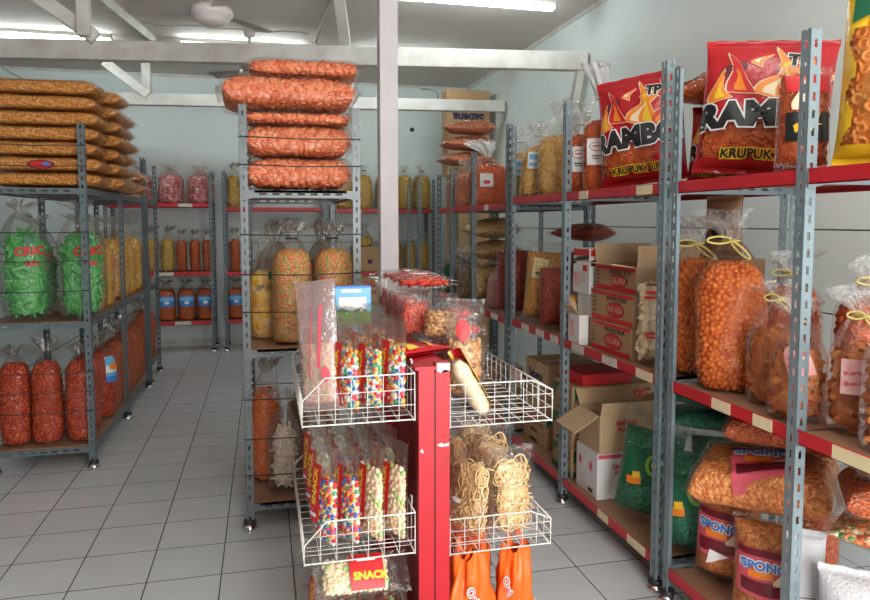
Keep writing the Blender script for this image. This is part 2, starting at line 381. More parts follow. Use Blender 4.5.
# ------------------------------------------------------------------ bags
def prof(knots, t):
    ks = [k[0] for k in knots]; vs = [k[1] for k in knots]
    return float(np.interp(t, ks, vs))
def sm(a, b, x): t = min(1, max(0, (x - a) / (b - a))); return t * t * (3 - 2 * t)

CONT = [(0, .82), (.025, .92), (.07, .97), (.16, 1.0), (.35, 1.0), (.62, 1.0), (.8, .98), (.9, .91), (.96, .76), (1, .42)]
def gridF(nv, na): return [(i * na + j, i * na + (j + 1) % na, (i + 1) * na + (j + 1) % na, (i + 1) * na + j) for i in range(nv - 1) for j in range(na)]

class Part:
    def __init__(s, name, me, kids=(), kind=None, label=None): s.name, s.me, s.kids, s.kind, s.label = name, me, list(kids), kind, label

def tied_bag(w, d, h, nz=None, pz=None, n=2.7, mat=None, piece=None, size=.02, count=700, film='film', plume='film_plume', tie=None, seed=0, lean=(0, 0), tags=(), spread=.62, bow=False, belly=.0, rings=True, core=None, align=None):
    """a clear bag of snacks standing up, gathered above its contents; origin at the base centre, front towards -y"""
    r = np.random.RandomState(seed); ph = r.rand(6) * 6.28
    nz = nz or h * 1.14; pz = pz or nz + .09
    rx, ry = w / 2, d / 2
    def lump(a, z): return 1 + .022 * math.sin(2 * a + ph[0] + 9 * z) + .018 * math.sin(3 * a + ph[1] - 17 * z) + .014 * math.sin(5 * a + 31 * z + ph[2])
    def rad(a): return 1 / ((abs(math.sin(a)) / rx) ** n + (abs(math.cos(a)) / ry) ** n) ** (1 / n)
    def Sc(z): return prof(CONT, z / h) * (1 + belly * math.sin(PI * min(1, z / h)) * (1 - .6 * z / h))
    def off(z): z = max(z, 0.0); return (lean[0] * (z / h) ** 1.5 * h, lean[1] * (z / h) ** 1.5 * h)
    def pt(a, z, s, add=0):
        q = rad(a) * s * lump(a, z) + add; o = off(z); return (math.sin(a) * q + o[0], -math.cos(a) * q + o[1], z)
    na = 36
    zs = [h * t for t in (0, .012, .03, .06, .12, .2, .3, .4, .5, .6, .7, .8, .86, .91, .95, .98, 1.0)]
    inset = (size * .42 if piece else 0.002)
    V = []; 
    for z in zs:
        zz = max(z, 0.0) * (1 - 2 * inset / h) + inset
        for j in range(na): V.append(pt(2 * PI * j / na, zz, Sc(z), -inset))
    F = gridF(len(zs), na); nb = len(F)
    F2 = F + [tuple(reversed(range(na))), tuple((len(zs) - 1) * na + j for j in range(na))]
    parts = []
    if piece:
        PV, PF = pieces(V, F2, piece, size, count, seed, spread, tilt=.75 if 'chip' in piece else .35, align=align); PV[:, 2] = np.maximum(PV[:, 2], .0008)
        o = len(V); parts.append(Part('contents', mk('contents', list(V) + list(PV), [tuple(reversed(f)) for f in F2] + [tuple(o + i for i in f) for f in PF], M[mat], None, True), kind='stuff'))
    else:
        parts.append(Part('contents', mk('contents', V, [tuple(f) for f in F2], M[mat], None, True), kind='stuff'))
    # film
    top = .88 * h; fs = Sc(top)
    zf = [h * t for t in (0, .012, .04, .1, .2, .3, .4, .5, .6, .7, .8, .88)]
    V = []; add = .003 + (size * .1 if piece else 0)
    for i, z in enumerate(zf):
        for j in range(na): V.append(pt(2 * PI * j / na, z if i else -.0005, Sc(z), add))
    rnk = .016 + .05 * w
    up = [top + (nz - top) * t for t in (.2, .4, .6, .8, .92, 1.0)]
    for z in up:
        t = (z - top) / (nz - top); k = max(0.0, 1 - t) ** .8
        for j in range(na):
            a = 2 * PI * j / na; q = (rad(a) * fs + add) * k + rnk * (1 - k); q *= 1 + .16 * t * math.sin(7 * a + ph[3]) + .08 * t * math.sin(11 * a + ph[4])
            o = off(z); V.append((math.sin(a) * q + o[0], -math.cos(a) * q + o[1], z))
    nb_f = len(zf) + len(up)
    Ff = gridF(nb_f, na) + [tuple(range(na))]
    parts.append(Part('plastic_film', mk('plastic_film', V, [tuple(f) for f in Ff], M[film], None, True)))
    # gathered top
    V = []; steps = 7
    lx, ly = r.uniform(-.5, .5), r.uniform(-.3, .3)
    for i in range(steps):
        t = i / (steps - 1); z = nz + (pz - nz) * t * (1 - .12 * t)
        for j in range(na):
            a = 2 * PI * j / na
            q = rnk * .9 + (w * .20) * t ** 1.2; q *= 1 + (.55 * math.sin(6 * a + ph[5] + t) + .3 * math.sin(9 * a + ph[2] - 2 * t)) * min(1, t * 1.5)
            sq = .55 + .45 * (1 - t)
            o = off(nz); V.append((math.sin(a) * q + o[0] + lx * (z - nz) * t, -math.cos(a) * q * sq + o[1] + ly * (z - nz) * t, z + .02 * t * math.sin(5 * a + ph[0])))
    parts.append(Part('gathered_top', mk('gathered_top', V, gridF(steps, na), M[plume], None, True)))
    if tie:
        o = off(nz); mb = MB()
        mb.tube([(o[0] + (rnk * 1.05) * math.cos(a), o[1] + (rnk * 1.05) * math.sin(a), nz) for a in np.linspace(0, 2 * PI, 15)[:-1]], .005, 6, closed=True)
        if bow:
            for s in (-1, 1):
                L_ = r.uniform(.05, .085)
                mb.tube([(o[0] + s * (.5 - .5 * math.cos(t)) * L_ * 1.0, o[1] - rnk * 1.1 - .012, nz + .013 * math.sin(t) - s * .004 - .03 * (.5 - .5 * math.cos(t)) * (1 + s)) for t in np.linspace(0.1, 2 * PI - .1, 16)], .0042, 5)
        parts.append(Part('tie', mb.mesh('tie', M[tie], True)))
    def front(ang=0.0, eps=.005):
        def fn(x, z):
            rr = rad(ang); a = ang + x / max(rr, .03)
            return pt(a, z, Sc(z), add + eps)
        return fn
    for t in tags: parts.extend(t(front))
    return parts

def G(u, p=2.6, q=.62): return max(0.0, 1 - min(1, abs(u)) ** p) ** q

def pillow(w, h, t, mat=None, piece=None, size=.02, count=500, fill=1.0, film='film', seal=.02, seed=0, lying=False, tags=(), spread=.62, print_mask=None, print_mat=None, align=None, under=.42, sagz=.25, curl=0.0, boxy=False):
    """a flat-sealed bag; origin: standing -> base centre, lying -> base centre with length along y; front is -y (standing) or +z (lying)"""
    r = np.random.RandomState(seed); ph = r.rand(6) * 6.28
    def lump(x, z): return 1 + .05 * math.sin(x * 22 + ph[0]) * math.sin(z * 17 + ph[1]) + .04 * math.sin(x * 41 + z * 23 + ph[2])
    gu, gv = ((7.0, .32), (13.0, .34)) if boxy else ((2.6, .62), (3.2, .5))
    def half(u, v, s=1.0): return t * s * G(u, *gu) * G(v, *gv) * (1 + sagz * (-v)) * lump(u * w / 2, v * h / 2)
    def shape(u, v, side, s=1.0, add=0.0, sx=1.0, vo=None):
        x = u * w / 2 * (1 - .05 * G(v)) * sx; z = h / 2 + v * h / 2
        f = (1 - under) if side < 0 else under
        tk = half(u, v, s)
        if vo is not None: tk *= (1 - abs(vo) ** 9) ** .45
        y = side * (tk * f + add)
        if curl: y += curl * max(0, v - .5) ** 2 * h
        return (x, y, z)
    tr = (lambda p: (p[0], p[2] - h / 2, -p[1] + t * under * 1.06)) if lying else (lambda p: (p[0], p[1], p[2] + seal + .001))
    parts = []
    def shell(nu, nv, s, umax, v0, v1, add, seal_=0.0, sx=1.0, inner=False):
        us = [math.sin(PI / 2 * (i / nu * 2 - 1)) * umax for i in range(nu + 1)]
        vs = [v0 + (v1 - v0) * (.5 - .5 * math.cos(PI * i / nv)) for i in range(nv + 1)]
        if seal_: vs = [-1 - seal_ * 2 / h] + vs + [1 + seal_ * 2 / h]
        V = []; F = []; mids = []
        for side in (-1, 1):
            b = len(V)
            for v in vs:
                for u in us:
                    uu = u if abs(v) <= 1 else u * (1 + .01 * math.sin(9 * u + ph[3]))
                    p = shape(uu, max(-1, min(1, v)), side, s, add, sx, ((v - v0) / (v1 - v0) * 2 - 1) if inner else None)
                    if abs(v) > 1: p = (p[0], p[1] + .004 * math.sin(14 * u + ph[4] + v * 3), h / 2 + v * h / 2)
                    V.append(p)
            k = len(us)
            for i in range(len(vs) - 1):
                for j in range(k - 1):
                    q = (b + i * k + j, b + i * k + j + 1, b + (i + 1) * k + j + 1, b + (i + 1) * k + j)
                    F.append(q if side < 0 else tuple(reversed(q)))
                    mids.append((side, (us[j] + us[j + 1]) / 2 * w / 2, h / 2 + (vs[i] + vs[i + 1]) / 2 * h / 2))
        return [tr(p) for p in V], F, mids
    inset = size * (.24 if piece == ['flat'] else .42) if piece else .002
    vt = -1 + 2 * fill
    s_in = 1 - 2 * inset / t
    gap = (.006 + (size * .42 if piece else 0))
    V, F, _ = shell(18, 18, max(.25, s_in), 1.0, -1 + 2 * gap / h, min(1 - 2 * gap / h, vt), 0, 0.0, max(.3, 1 - 2 * gap / w), True)
    if mat:
        if piece:
            PV, PF = pieces(V, F, piece, size, count, seed, spread, tilt=.6 if 'chip' in piece else .35, align=align); o = len(V)
            parts.append(Part('contents', mk('contents', list(V) + list(PV), F + [tuple(o + i for i in f) for f in PF], M[mat], None, True), kind='stuff'))
        else: parts.append(Part('contents', mk('contents', V, F, M[mat], None, True), kind='stuff'))
    add = .0025 + (size * .1 if piece else 0)
    if print_mask:
        V, F, mids = shell(56, 56, 1.0, 1.0, -1, 1, add, seal)
        mi = [0 if print_mask(*m_) else 1 for m_ in mids]
        parts.append(Part('printed_film', mk('printed_film', V, F, [M[print_mat], M[film]], mi, True)))
    else:
        V, F, mids = shell(22, 22, 1.0, 1.0, -1, 1, add, seal)
        parts.append(Part('plastic_film', mk('plastic_film', V, F, M[film], None, True)))
    def front(side=-1, eps=.004):
        def fn(x, z):
            u = x / (w / 2) ; v = (z - h / 2) / (h / 2)
            p = shape(max(-1, min(1, u)), max(-1, min(1, v)), side, 1.0, add + eps)
            return tr(p)
        return fn
    for t_ in tags: parts.extend(t_(front))
    return parts

def tag(vf, mat, marks=(), name='label', label=None, args=(), eps=.004):
    """a printed patch on a bag with marks (outline, material) printed on top of it"""
    def go(front):
        kids = [Part(nm, conform(nm, v2, front(*args, eps=eps + .0016 * (i + 1)), M[m2])) for i, (nm, v2, m2) in enumerate(marks)]
        return [Part(name, conform(name, vf, front(*args, eps=eps), M[mat]), kids, label=label)]
    return go
def shift(vf, x, z, rot=0.0): return place2d(vf, x, z, rot)

# ------------------------------------------------------------------ objects
def link(o, parent=None):
    C.objects.link(o)
    if parent is not None: o.parent = parent
    return o
def root(name, label, cat, loc, rot=(0, 0, 0), group=None, scale=1.0):
    o = bpy.data.objects.new(name, None); o.empty_display_size = .05; link(o)
    o.location = loc; o.rotation_euler = rot if isinstance(rot, (tuple, list)) else (0, 0, rot)
    o.scale = (scale,) * 3 if not isinstance(scale, tuple) else scale
    o['label'] = label; o['category'] = cat
    if group: o['group'] = group
    return o
def add_parts(parts, parent):
    for p in parts:
        o = link(bpy.data.objects.new(p.name, p.me), parent)
        if p.kind: o['kind'] = p.kind
        if p.label: o['label'] = p.label
        add_parts(p.kids, o)
def spawn(parts, name, label, cat, loc, rot=0.0, group=None, scale=1.0):
    o = root(name, label, cat, loc, rot, group, scale); add_parts(parts, o)
    if isinstance(rot, (tuple, list)):                      # tilted: keep the lowest point on what carries it
        sc = scale if isinstance(scale, tuple) else (scale,) * 3
        Mx = Euler(o.rotation_euler).to_matrix() @ Matrix.Diagonal(Vector(sc)); lo = 1e9
        for p in parts:
            co = np.empty(len(p.me.vertices) * 3); p.me.vertices.foreach_get('co', co)
            lo = min(lo, float((co.reshape(-1, 3) @ np.array(Mx)[2]).min()))
        o.location.z = loc[2] - lo
    return o
def single(name, me, label, cat, loc=(0, 0, 0), rot=0.0, group=None):
    o = link(bpy.data.objects.new(name, me)); o.location = loc; o.rotation_euler = rot if isinstance(rot, (tuple, list)) else (0, 0, rot)
    o['label'] = label; o['category'] = cat
    if group: o['group'] = group
    return o
def structure(name, me, loc=(0, 0, 0), rot=(0, 0, 0)):
    o = link(bpy.data.objects.new(name, me)); o.location = loc; o.rotation_euler = rot; o['kind'] = 'structure'; return o
def face_cam(x, y, extra=0.0):
    """turn about z so that the front (-y) looks towards the shop entrance where one comes in"""
    return math.atan2(-x, y) + extra

# ------------------------------------------------------------------ the room
def slab(name, x0, x1, y0, y1, z0, z1, mat):
    mb = MB(); mb.box(x0, x1, y0, y1, z0, z1); return structure(name, mb.mesh(name, mat))
XL, XR, YF, YB, ZC = -3.2, 2.6, -1.3, 8.87, 3.23
slab('floor', XL, XR, YF, YB, -0.1, 0, M['floor'])
slab('ceiling', XL, XR, YF, YB, ZC, ZC + .1, M['ceiling'])
slab('wall_back', XL - .1, XR + .1, YB, YB + .1, 0, ZC, M['wall'])
slab('wall_right', XR, XR + .1, YF, YB, 0, ZC, M['wall'])
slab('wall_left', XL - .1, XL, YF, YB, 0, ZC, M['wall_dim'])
def front_wall():
    mb = MB(); mb.box(XL, 0.0, YF - .1, YF, 0, ZC); mb.box(0.0, XR, YF - .1, YF, 2.75, ZC)  # unseen wall; opening narrowed so less daylight reaches the left racks
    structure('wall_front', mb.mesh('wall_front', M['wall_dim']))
front_wall()
slab('trim_1', XL, XR, YB - .015, YB, ZC - .03, ZC, M['wood_white'])
slab('trim_2', XR - .015, XR, YF, YB - .015, ZC - .03, ZC, M['wood_white'])
slab('baseboard_back', XL, XR, YB - .012, YB, 0, .09, M['wood_white'])

def timber(name, a, b, w, h, mat='wood_white', roll=0.0):
    """a straight squared timber from a to b"""
    a, b = Vector(a), Vector(b); d = b - a; L_ = d.length
    me = bevel_box(name, L_, w, h, M[mat], .006, base=False)
    q = d.to_track_quat('X', 'Z')
    o = structure(name, me); o.location = (a + b) / 2; o.rotation_mode = 'QUATERNION'; o.rotation_quaternion = q
    return o
timber('roof_beam', (-2.6, 6.02, 2.78), (2.58, 5.36, 2.80), .09, .145)
timber('roof_beam', (-2.9, 8.02, 2.755), (2.58, 7.36, 2.755), .09, .12)
timber('roof_brace', (-1.71, 5.72, ZC), (-1.18, 5.76, 2.86), .09, .10)
timber('roof_post', (-1.245, 5.69, 2.85), (-1.245, 5.69, ZC), .10, .085)
timber('roof_brace', (-1.19, 5.75, ZC - .04), (-.97, 7.15, ZC - .04), .06, .08)
timber('roof_brace', (-1.52, 7.74, 3.10), (-1.12, 7.76, 2.79), .07, .09)
timber('roof_post', (-1.15, 7.87, 2.81), (-1.15, 7.87, ZC), .085, .085)
timber('roof_post', (.93, 7.68, 2.3), (.93, 7.68, ZC), .085, .08)
timber('roof_brace', (.51, 4.95, ZC), (.64, 5.54, 2.885), .08, .07)
timber('roof_brace', (.56, 5.2, ZC), (.50, 6.7, 3.17), .03, .03)
timber('roof_post', (.72, 7.75, 2.80), (.72, 7.75, ZC), .04, .04)
timber('roof_brace', (2.54, 5.38, 2.76), (2.54, 5.52, 2.42), .06, .06)
timber('pillar', (.845, 4.83, 0), (.845, 4.83, ZC), .125, .125, 'pillar')

# lamps, fans, sockets
def lamp(x0, x1, y, label):
    r = root('fluorescent_lamp', label, 'lamp', ((x0 + x1) / 2, y, ZC), 0, 'tube lamps under the ceiling')
    l = x1 - x0; mb = MB(); mb.box(-l / 2, l / 2, -.022, .022, -.035, -.001)
    h = link(bpy.data.objects.new('lamp_housing', mb.mesh('lamp_housing', M['wire_white'])), r)
    mb = MB(); mb.tube([(-l / 2 + .02, 0, -.064), (l / 2 - .02, 0, -.064)], .027, 12)
    link(bpy.data.objects.new('lamp_tube', mb.mesh('lamp_tube', M['tube'], True)), r)
    for s in (-1, 1):
        mb = MB(); mb.box(s * l / 2 - .02 * (s > 0) , s * l / 2 + .02 * (s < 0), -.014, .014, -.078, -.035)
        link(bpy.data.objects.new('lamp_holder', mb.mesh('lamp_holder', M['wire_white'])), r)
lamp(-2.75, -1.33, 7.15, 'lit tube lamp over the green bag rack, crossing behind the diagonal roof brace')
lamp(-.74, .42, 7.12, 'lit tube lamp behind the small hanging fan, above the tall stack of pink snack bags')
lamp(.86, 1.98, 7.25, 'lit tube lamp mostly hidden behind the long roof beam beside the white pillar')
lamp(.95, 2.24, 5.22, 'lit tube lamp nearest the entrance, on the ceiling beside the white pillar')
lamp(.8, 2.1, 1.6, 'added unseen tube lamp overhead near the entrance, above the flame-printed bags')  # added lamp, out of view, to brighten the near side racks

def fan(x, y, drop, label, s=1.0, a0=0.0, hub_r=.135):
    r = root('ceiling_fan', label, 'fan', (x, y, ZC), a0, 'ceiling fans')
    mb = MB(); mb.lathe([(.001, 0), (.055, 0), (.05, -.05), (.016, -.06), (.016, -drop + .05), (.03, -drop + .03), (.03, -drop)], 18)
    link(bpy.data.objects.new('down_rod', mb.mesh('down_rod', M['fan'], True)), r)
    z = -drop
    mb = MB(); mb.lathe([(.03, z), (hub_r * .55, z - .005), (hub_r * .9, z - .03), (hub_r, z - .055), (hub_r * .98, z - .075), (hub_r * .86, z - .085), (hub_r * .8, z - .11), (hub_r * .5, z - .135), (.02, z - .145)], 28)
    link(bpy.data.objects.new('motor_housing', mb.mesh('motor_housing', M['fan'], True)), r)
    for k in range(3):
        a = 2 * PI * k / 3; mb = MB()
        V = []; F = []
        for i in range(9):
            t = i / 8; rr = hub_r * .9 + t * .42 * s; wd = .045 + .03 * math.sin(PI * min(1, t * 1.3) * .5)
            for q in (-1, 1): V.append((rr, q * wd, z - .05 + q * .012))
        for i in range(8): F.append((2 * i, 2 * i + 1, 2 * i + 3, 2 * i + 2))
        mb.add([(v[0] * math.cos(a) - v[1] * math.sin(a), v[0] * math.sin(a) + v[1] * math.cos(a), v[2] + dz) for dz in (0, .004) for v in V], F + [tuple(18 + i for i in reversed(f)) for f in F])
        link(bpy.data.objects.new('fan_blade', mb.mesh('fan_blade', M['fan_blade'])), r)
fan(-.30, 4.86, .32, 'cream ceiling fan hub large above the narrow middle rack', 1.0, .9)
fan(-.09, 6.75, .32, 'small ceiling fan lower down, seen under the long roof beam', .75, 2.6, .10)

def socket(x, z, label, cable):
    r = root('wall_socket', label, 'socket', (x, YB, z))
    r.location.y = YB - .001
    mb = MB(); mb.box(-.05, .05, -.03, 0, -.05, .05); link(bpy.data.objects.new('socket_plate', mb.mesh('socket_plate', M['wire_white'])), r)
    mb = MB(); mb.box(-.085, -.005, -.07, -.031, -.045, .03); link(bpy.data.objects.new('plug', mb.mesh('plug', M['black'])), r)
    mb = MB(); mb.tube(cable, .008, 6); link(bpy.data.objects.new('cable', mb.mesh('cable', M['fan_blade'], True)), r)
socket(-2.13, 3.02, 'white wall socket with black plug above the stack of brown kernel bags', [(-.06, -.02, .02), (-.2, -.02, .03), (-.42, -.02, .06), (-.58, -.02, .14), (-.66, -.02, .2)])
socket(2.20, 3.0, 'white wall socket with black plug in the far corner near the upside-down carton', [(.0, -.02, .05), (.0, -.02, .12), (-.02, -.02, .17), (-.1, -.02, .19), (-.22, -.02, .19)])
mb = MB(); mb.tube([(1.86 + .02 * math.sin(k), YB - .03, 2.66 + .02 * math.cos(k * 2.1) + k * .001) for k in range(16)], .012, 6)
single('cord_bundle', mb.mesh('cable_bundle', M['black'], True), 'small black tangle of cable fixed to the back wall under the far roof beam', 'cable')
mb = MB(); mb.tube([(.28 + .075 * math.sin(t), 4.6, ZC - .015 - .06 * (.5 - .5 * math.cos(t)) ) for t in np.linspace(.25, 2 * PI - .25, 24)], .007, 6)
single('hanging_cable', mb.mesh('hanging_cable', M['wire_white'], True), 'white cable loop hanging from the ceiling near the pillar', 'cable')
mb = MB(); mb.tube([(-1.0 + .12 * k, 6.6 + .02 * math.sin(k), ZC - .012 - .02 * math.sin(k * .9) ** 2) for k in range(13)], .006, 5)
single('ceiling_cable', mb.mesh('ceiling_cable', M['fan_blade'], True), 'thin grey cable slung along the ceiling between the fans', 'cable')

# ------------------------------------------------------------------ racks
def slotted(mb, L_, w, pitch, sl, sw, frame, t=.0025):
    """a steel strip of length L_ with a row of long holes; frame maps (along, across, depth) to xyz"""
    def bx(a0, a1, b0, b1):
        V = [frame(a, b, c) for c in (0, t) for b in (b0, b1) for a in (a0, a1)]
        mb.add(V, [(0, 2, 3, 1), (4, 5, 7, 6), (0, 1, 5, 4), (2, 6, 7, 3), (0, 4, 6, 2), (1, 3, 7, 5)])
    m0, m1 = w / 2 - sw / 2, w / 2 + sw / 2
    bx(0, L_, 0, m0); bx(0, L_, m1, w)
    a = 0.0; k = 0
    while a < L_ - 1e-6:
        e = min(L_, a + pitch - sl); bx(a, e, m0, m1); a += pitch
_post = {}
def post_mesh(h, mat):
    k = (round(h, 3), mat)
    if k not in _post:
        mb = MB(); slotted(mb, h, .037, .05, .024, .010, lambda a, b, c: (b, c, a)); slotted(mb, h, .037, .05, .024, .010, lambda a, b, c: (c, b, a))
        _post[k] = mb.mesh('post', M[mat])
    return _post[k]
def foot_mesh():
    mb = MB(); mb.lathe([(.037, .0), (.039, .006), (.034, .02), (.026, .026), (.022, .034)], 20, 0, (.014, .014, 0)); return mb.mesh('foot', M['chrome'], True)
def cap_mesh():
    mb = MB(); mb.lathe([(.028, .024), (.03, .03), (.028, .045), (.02, .047)], 16, 0, (.014, .014, 0)); return mb.mesh('foot_cap', M['black'], True)
FOOT, FCAP = foot_mesh(), cap_mesh()

def rack(name, label, loc, rot, D, ys, heights, shelves, steel, lip, group, tags_at=(), wires=(), skip=(), lip_h=.045, thick_end=True, brace_back=True):
    """slotted steel rack: local x is the depth (0 = open edge with the lip), local y runs along it"""
    r = root(name, label, 'rack', loc, rot, group)
    n = len(ys)
    for i, y in enumerate(ys):
        for x in (0, D):
            if x == 0: a = 0 if i < n - 1 else -PI / 2
            else: a = PI / 2 if i < n - 1 else PI
            o = link(bpy.data.objects.new('post', post_mesh(heights[i], steel)), r); o.location = (x, y, .02); o.rotation_euler = (0, 0, a)
            f = link(bpy.data.objects.new('foot', FOOT), o); f.location = (0, 0, -.02)
            f = link(bpy.data.objects.new('foot_cap', FCAP), o); f.location = (0, 0, -.02)
    for b in range(n - 1):
        y0, y1 = ys[b], ys[b + 1]
        for si, z in enumerate(shelves):
            if (b, si) in skip: continue
            mb = MB(); mb.box(.005, D - .005, y0 + .04 if b == 0 else y0 + .04, y1 - .04 if b == n - 2 else y1 - .002, z - .012, z)
            mb.box(.04, D - .04, y0 + .004, y0 + .04, z - .012, z); 
            s = link(bpy.data.objects.new('shelf', mb.mesh('shelf', M['board'])), r)
            for x, nm in ((0.0045, 'shelf_lip'), (D - .0075, 'rear_lip')):
                mb = MB()
                if lip:
                    mb.box(x, x + .003, y0 + .04, y1 - .003, z - lip_h + .008, z + .008); mb.box(x, x + (.02 if x < .1 else -.02), y0 + .04, y1 - .003, z - lip_h + .008, z - lip_h + .011)
                    mm = M[lip]
                else:
                    slotted(mb, y1 - y0 - .044, lip_h - .005, .06, .034, .009, lambda a, q, c, x=x, y0=y0, z=z: (x + c, y0 + .04 + a, z - lip_h + .01 + q)); mm = M[steel]
                link(bpy.data.objects.new(nm, mb.mesh(nm, mm)), s)
            for ye, sg in ((y0 + .004, 1), (y1 - .0065, -1)):
                mb = MB(); slotted(mb, D - .006, .036, .06, .034, .009, lambda a, q, c, ye=ye, z=z: (.003 + a, ye + c, z - .036 + q))
                for q in (.0, D - .07):
                    V = [(q + .004, ye - .0008, z - .05), (q + .066, ye - .0008, z - .036), (q + .066, ye - .0008, z), (q + .004, ye - .0008, z)] if q == 0 else [(q + .066, ye - .0008, z - .05), (q + .066, ye - .0008, z), (q + .004, ye - .0008, z), (q + .004, ye - .0008, z - .036)]
                    mb.add(V, [(0, 1, 2, 3)])
                    for bx_ in (.016, .05):
                        mb.lathe([(.0065, -.003), (.0065, .003)], 8, 0, (q + bx_, 0, 0)) if False else None
                link(bpy.data.objects.new('end_beam', mb.mesh('end_beam', M[steel])), s)
            for (bb, ss, ya, yb, mm) in tags_at:
                if bb == b and ss == si:
                    mb = MB(); q = y0 + .04 + ya * (y1 - y0 - .05); q1 = y0 + .04 + yb * (y1 - y0 - .05)
                    mb.box(.0028, .0044, q, q1, z - lip_h + .011, z + .005)
                    link(bpy.data.objects.new('price_label', mb.mesh('price_label', M[mm])), s)
    for (kind, c, zs) in wires:
        for z in zs:
            mb = MB()
            if kind == 'end': mb.tube([(-.004, c, z), (D / 2, c - .004, z - .006), (D + .004, c, z)], .003, 5)
            else: mb.tube([(c, ys[0], z), (c, ys[-1], z)], .003, 5)
            link(bpy.data.objects.new('guard_wire', mb.mesh('guard_wire', M['wire_dark'], True)), r)
    return r
def reps(b, s, spec): return [(b, s, a, c, m) for a, c, m in spec]
rackgrp = 'slotted steel racks'
# along the side wall
rack('storage_rack', 'blue-grey slotted rack with red shelf edges nearest the entrance, holding flame-printed bags', (1.52, .98, 0), 0, .57, [0, .74, 1.42], [2.06, 2.03, 2.06], [.135, .88, 1.645], 'steel', 'red_lip', rackgrp,
     reps(1, 1, [(.42, .58, 'tag_cream'), (.10, .24, 'tag_cream')]) + reps(0, 1, [(.55, .82, 'tag_cream')]), [('back', .575, [1.15, 1.47])])
rack('storage_rack', 'blue-grey slotted rack with red shelf edges holding cartons of egg peanuts and green bags', (1.52, 2.455, 0), 0, .57, [0, .925, 1.75], [2.10, 2.10, 2.08], [.135, .88, 1.645], 'steel', 'red_lip', rackgrp,
     reps(0, 1, [(.02, .17, 'tag_cream'), (.36, .52, 'tag_white'), (.74, .9, 'tag_white')]) + reps(1, 1, [(.05, .18, 'tag_white'), (.3, .45, 'tag_white'), (.6, .75, 'tag_white')]) + reps(0, 2, [(.06, .2, 'tag_cream'), (.72, .83, 'tag_cream')]) + reps(0, 0, [(.05, .22, 'tag_cream'), (.42, .54, 'tag_cream')]),
     [('back', .575, [1.15, 1.47])])
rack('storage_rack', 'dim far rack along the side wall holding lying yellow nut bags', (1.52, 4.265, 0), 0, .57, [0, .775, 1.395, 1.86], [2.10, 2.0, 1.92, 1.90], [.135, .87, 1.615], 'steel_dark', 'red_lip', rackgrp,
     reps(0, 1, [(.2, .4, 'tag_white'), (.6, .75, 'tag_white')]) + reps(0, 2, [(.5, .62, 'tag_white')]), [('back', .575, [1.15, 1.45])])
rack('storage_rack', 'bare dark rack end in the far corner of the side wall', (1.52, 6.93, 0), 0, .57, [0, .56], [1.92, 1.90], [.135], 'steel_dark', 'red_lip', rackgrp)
# aisle racks on the other side (open edge towards the aisle)
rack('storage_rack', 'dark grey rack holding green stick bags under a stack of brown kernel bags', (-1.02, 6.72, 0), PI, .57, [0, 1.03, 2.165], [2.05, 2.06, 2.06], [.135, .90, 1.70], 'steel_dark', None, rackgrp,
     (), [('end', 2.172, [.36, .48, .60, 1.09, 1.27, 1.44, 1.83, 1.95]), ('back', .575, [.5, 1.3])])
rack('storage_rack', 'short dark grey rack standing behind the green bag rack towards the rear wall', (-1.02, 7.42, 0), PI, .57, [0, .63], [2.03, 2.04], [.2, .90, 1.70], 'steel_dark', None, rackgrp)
# narrow rack in the middle
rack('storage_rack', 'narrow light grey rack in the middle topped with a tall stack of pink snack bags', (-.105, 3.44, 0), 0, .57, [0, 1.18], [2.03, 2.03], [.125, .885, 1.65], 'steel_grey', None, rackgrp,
     (), [('end', -.005, [.27, .45, .645, 1.07, 1.25, 1.44, 1.77, 1.90]), ('end', 1.183, [.45, 1.25])])
# against the rear wall
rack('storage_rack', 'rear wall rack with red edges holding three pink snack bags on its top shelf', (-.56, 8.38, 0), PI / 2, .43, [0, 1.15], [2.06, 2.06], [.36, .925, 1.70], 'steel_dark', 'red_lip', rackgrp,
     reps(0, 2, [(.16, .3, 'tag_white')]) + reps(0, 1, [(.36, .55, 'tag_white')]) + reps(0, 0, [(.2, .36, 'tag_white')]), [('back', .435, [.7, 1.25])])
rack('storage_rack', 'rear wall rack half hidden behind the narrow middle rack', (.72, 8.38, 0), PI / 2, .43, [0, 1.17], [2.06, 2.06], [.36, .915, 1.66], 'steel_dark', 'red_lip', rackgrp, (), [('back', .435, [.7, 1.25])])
rack('storage_rack', 'rear wall rack with red edges beyond the white pillar, full of golden cracker bags', (2.05, 8.38, 0), PI / 2, .43, [0, 1.25], [2.0, 2.0], [.2, .89, 1.645], 'steel_dark', 'red_lip', rackgrp, reps(0, 2, [(.72, .8, 'tag_white')]), [('back', .435, [.7, 1.25])])

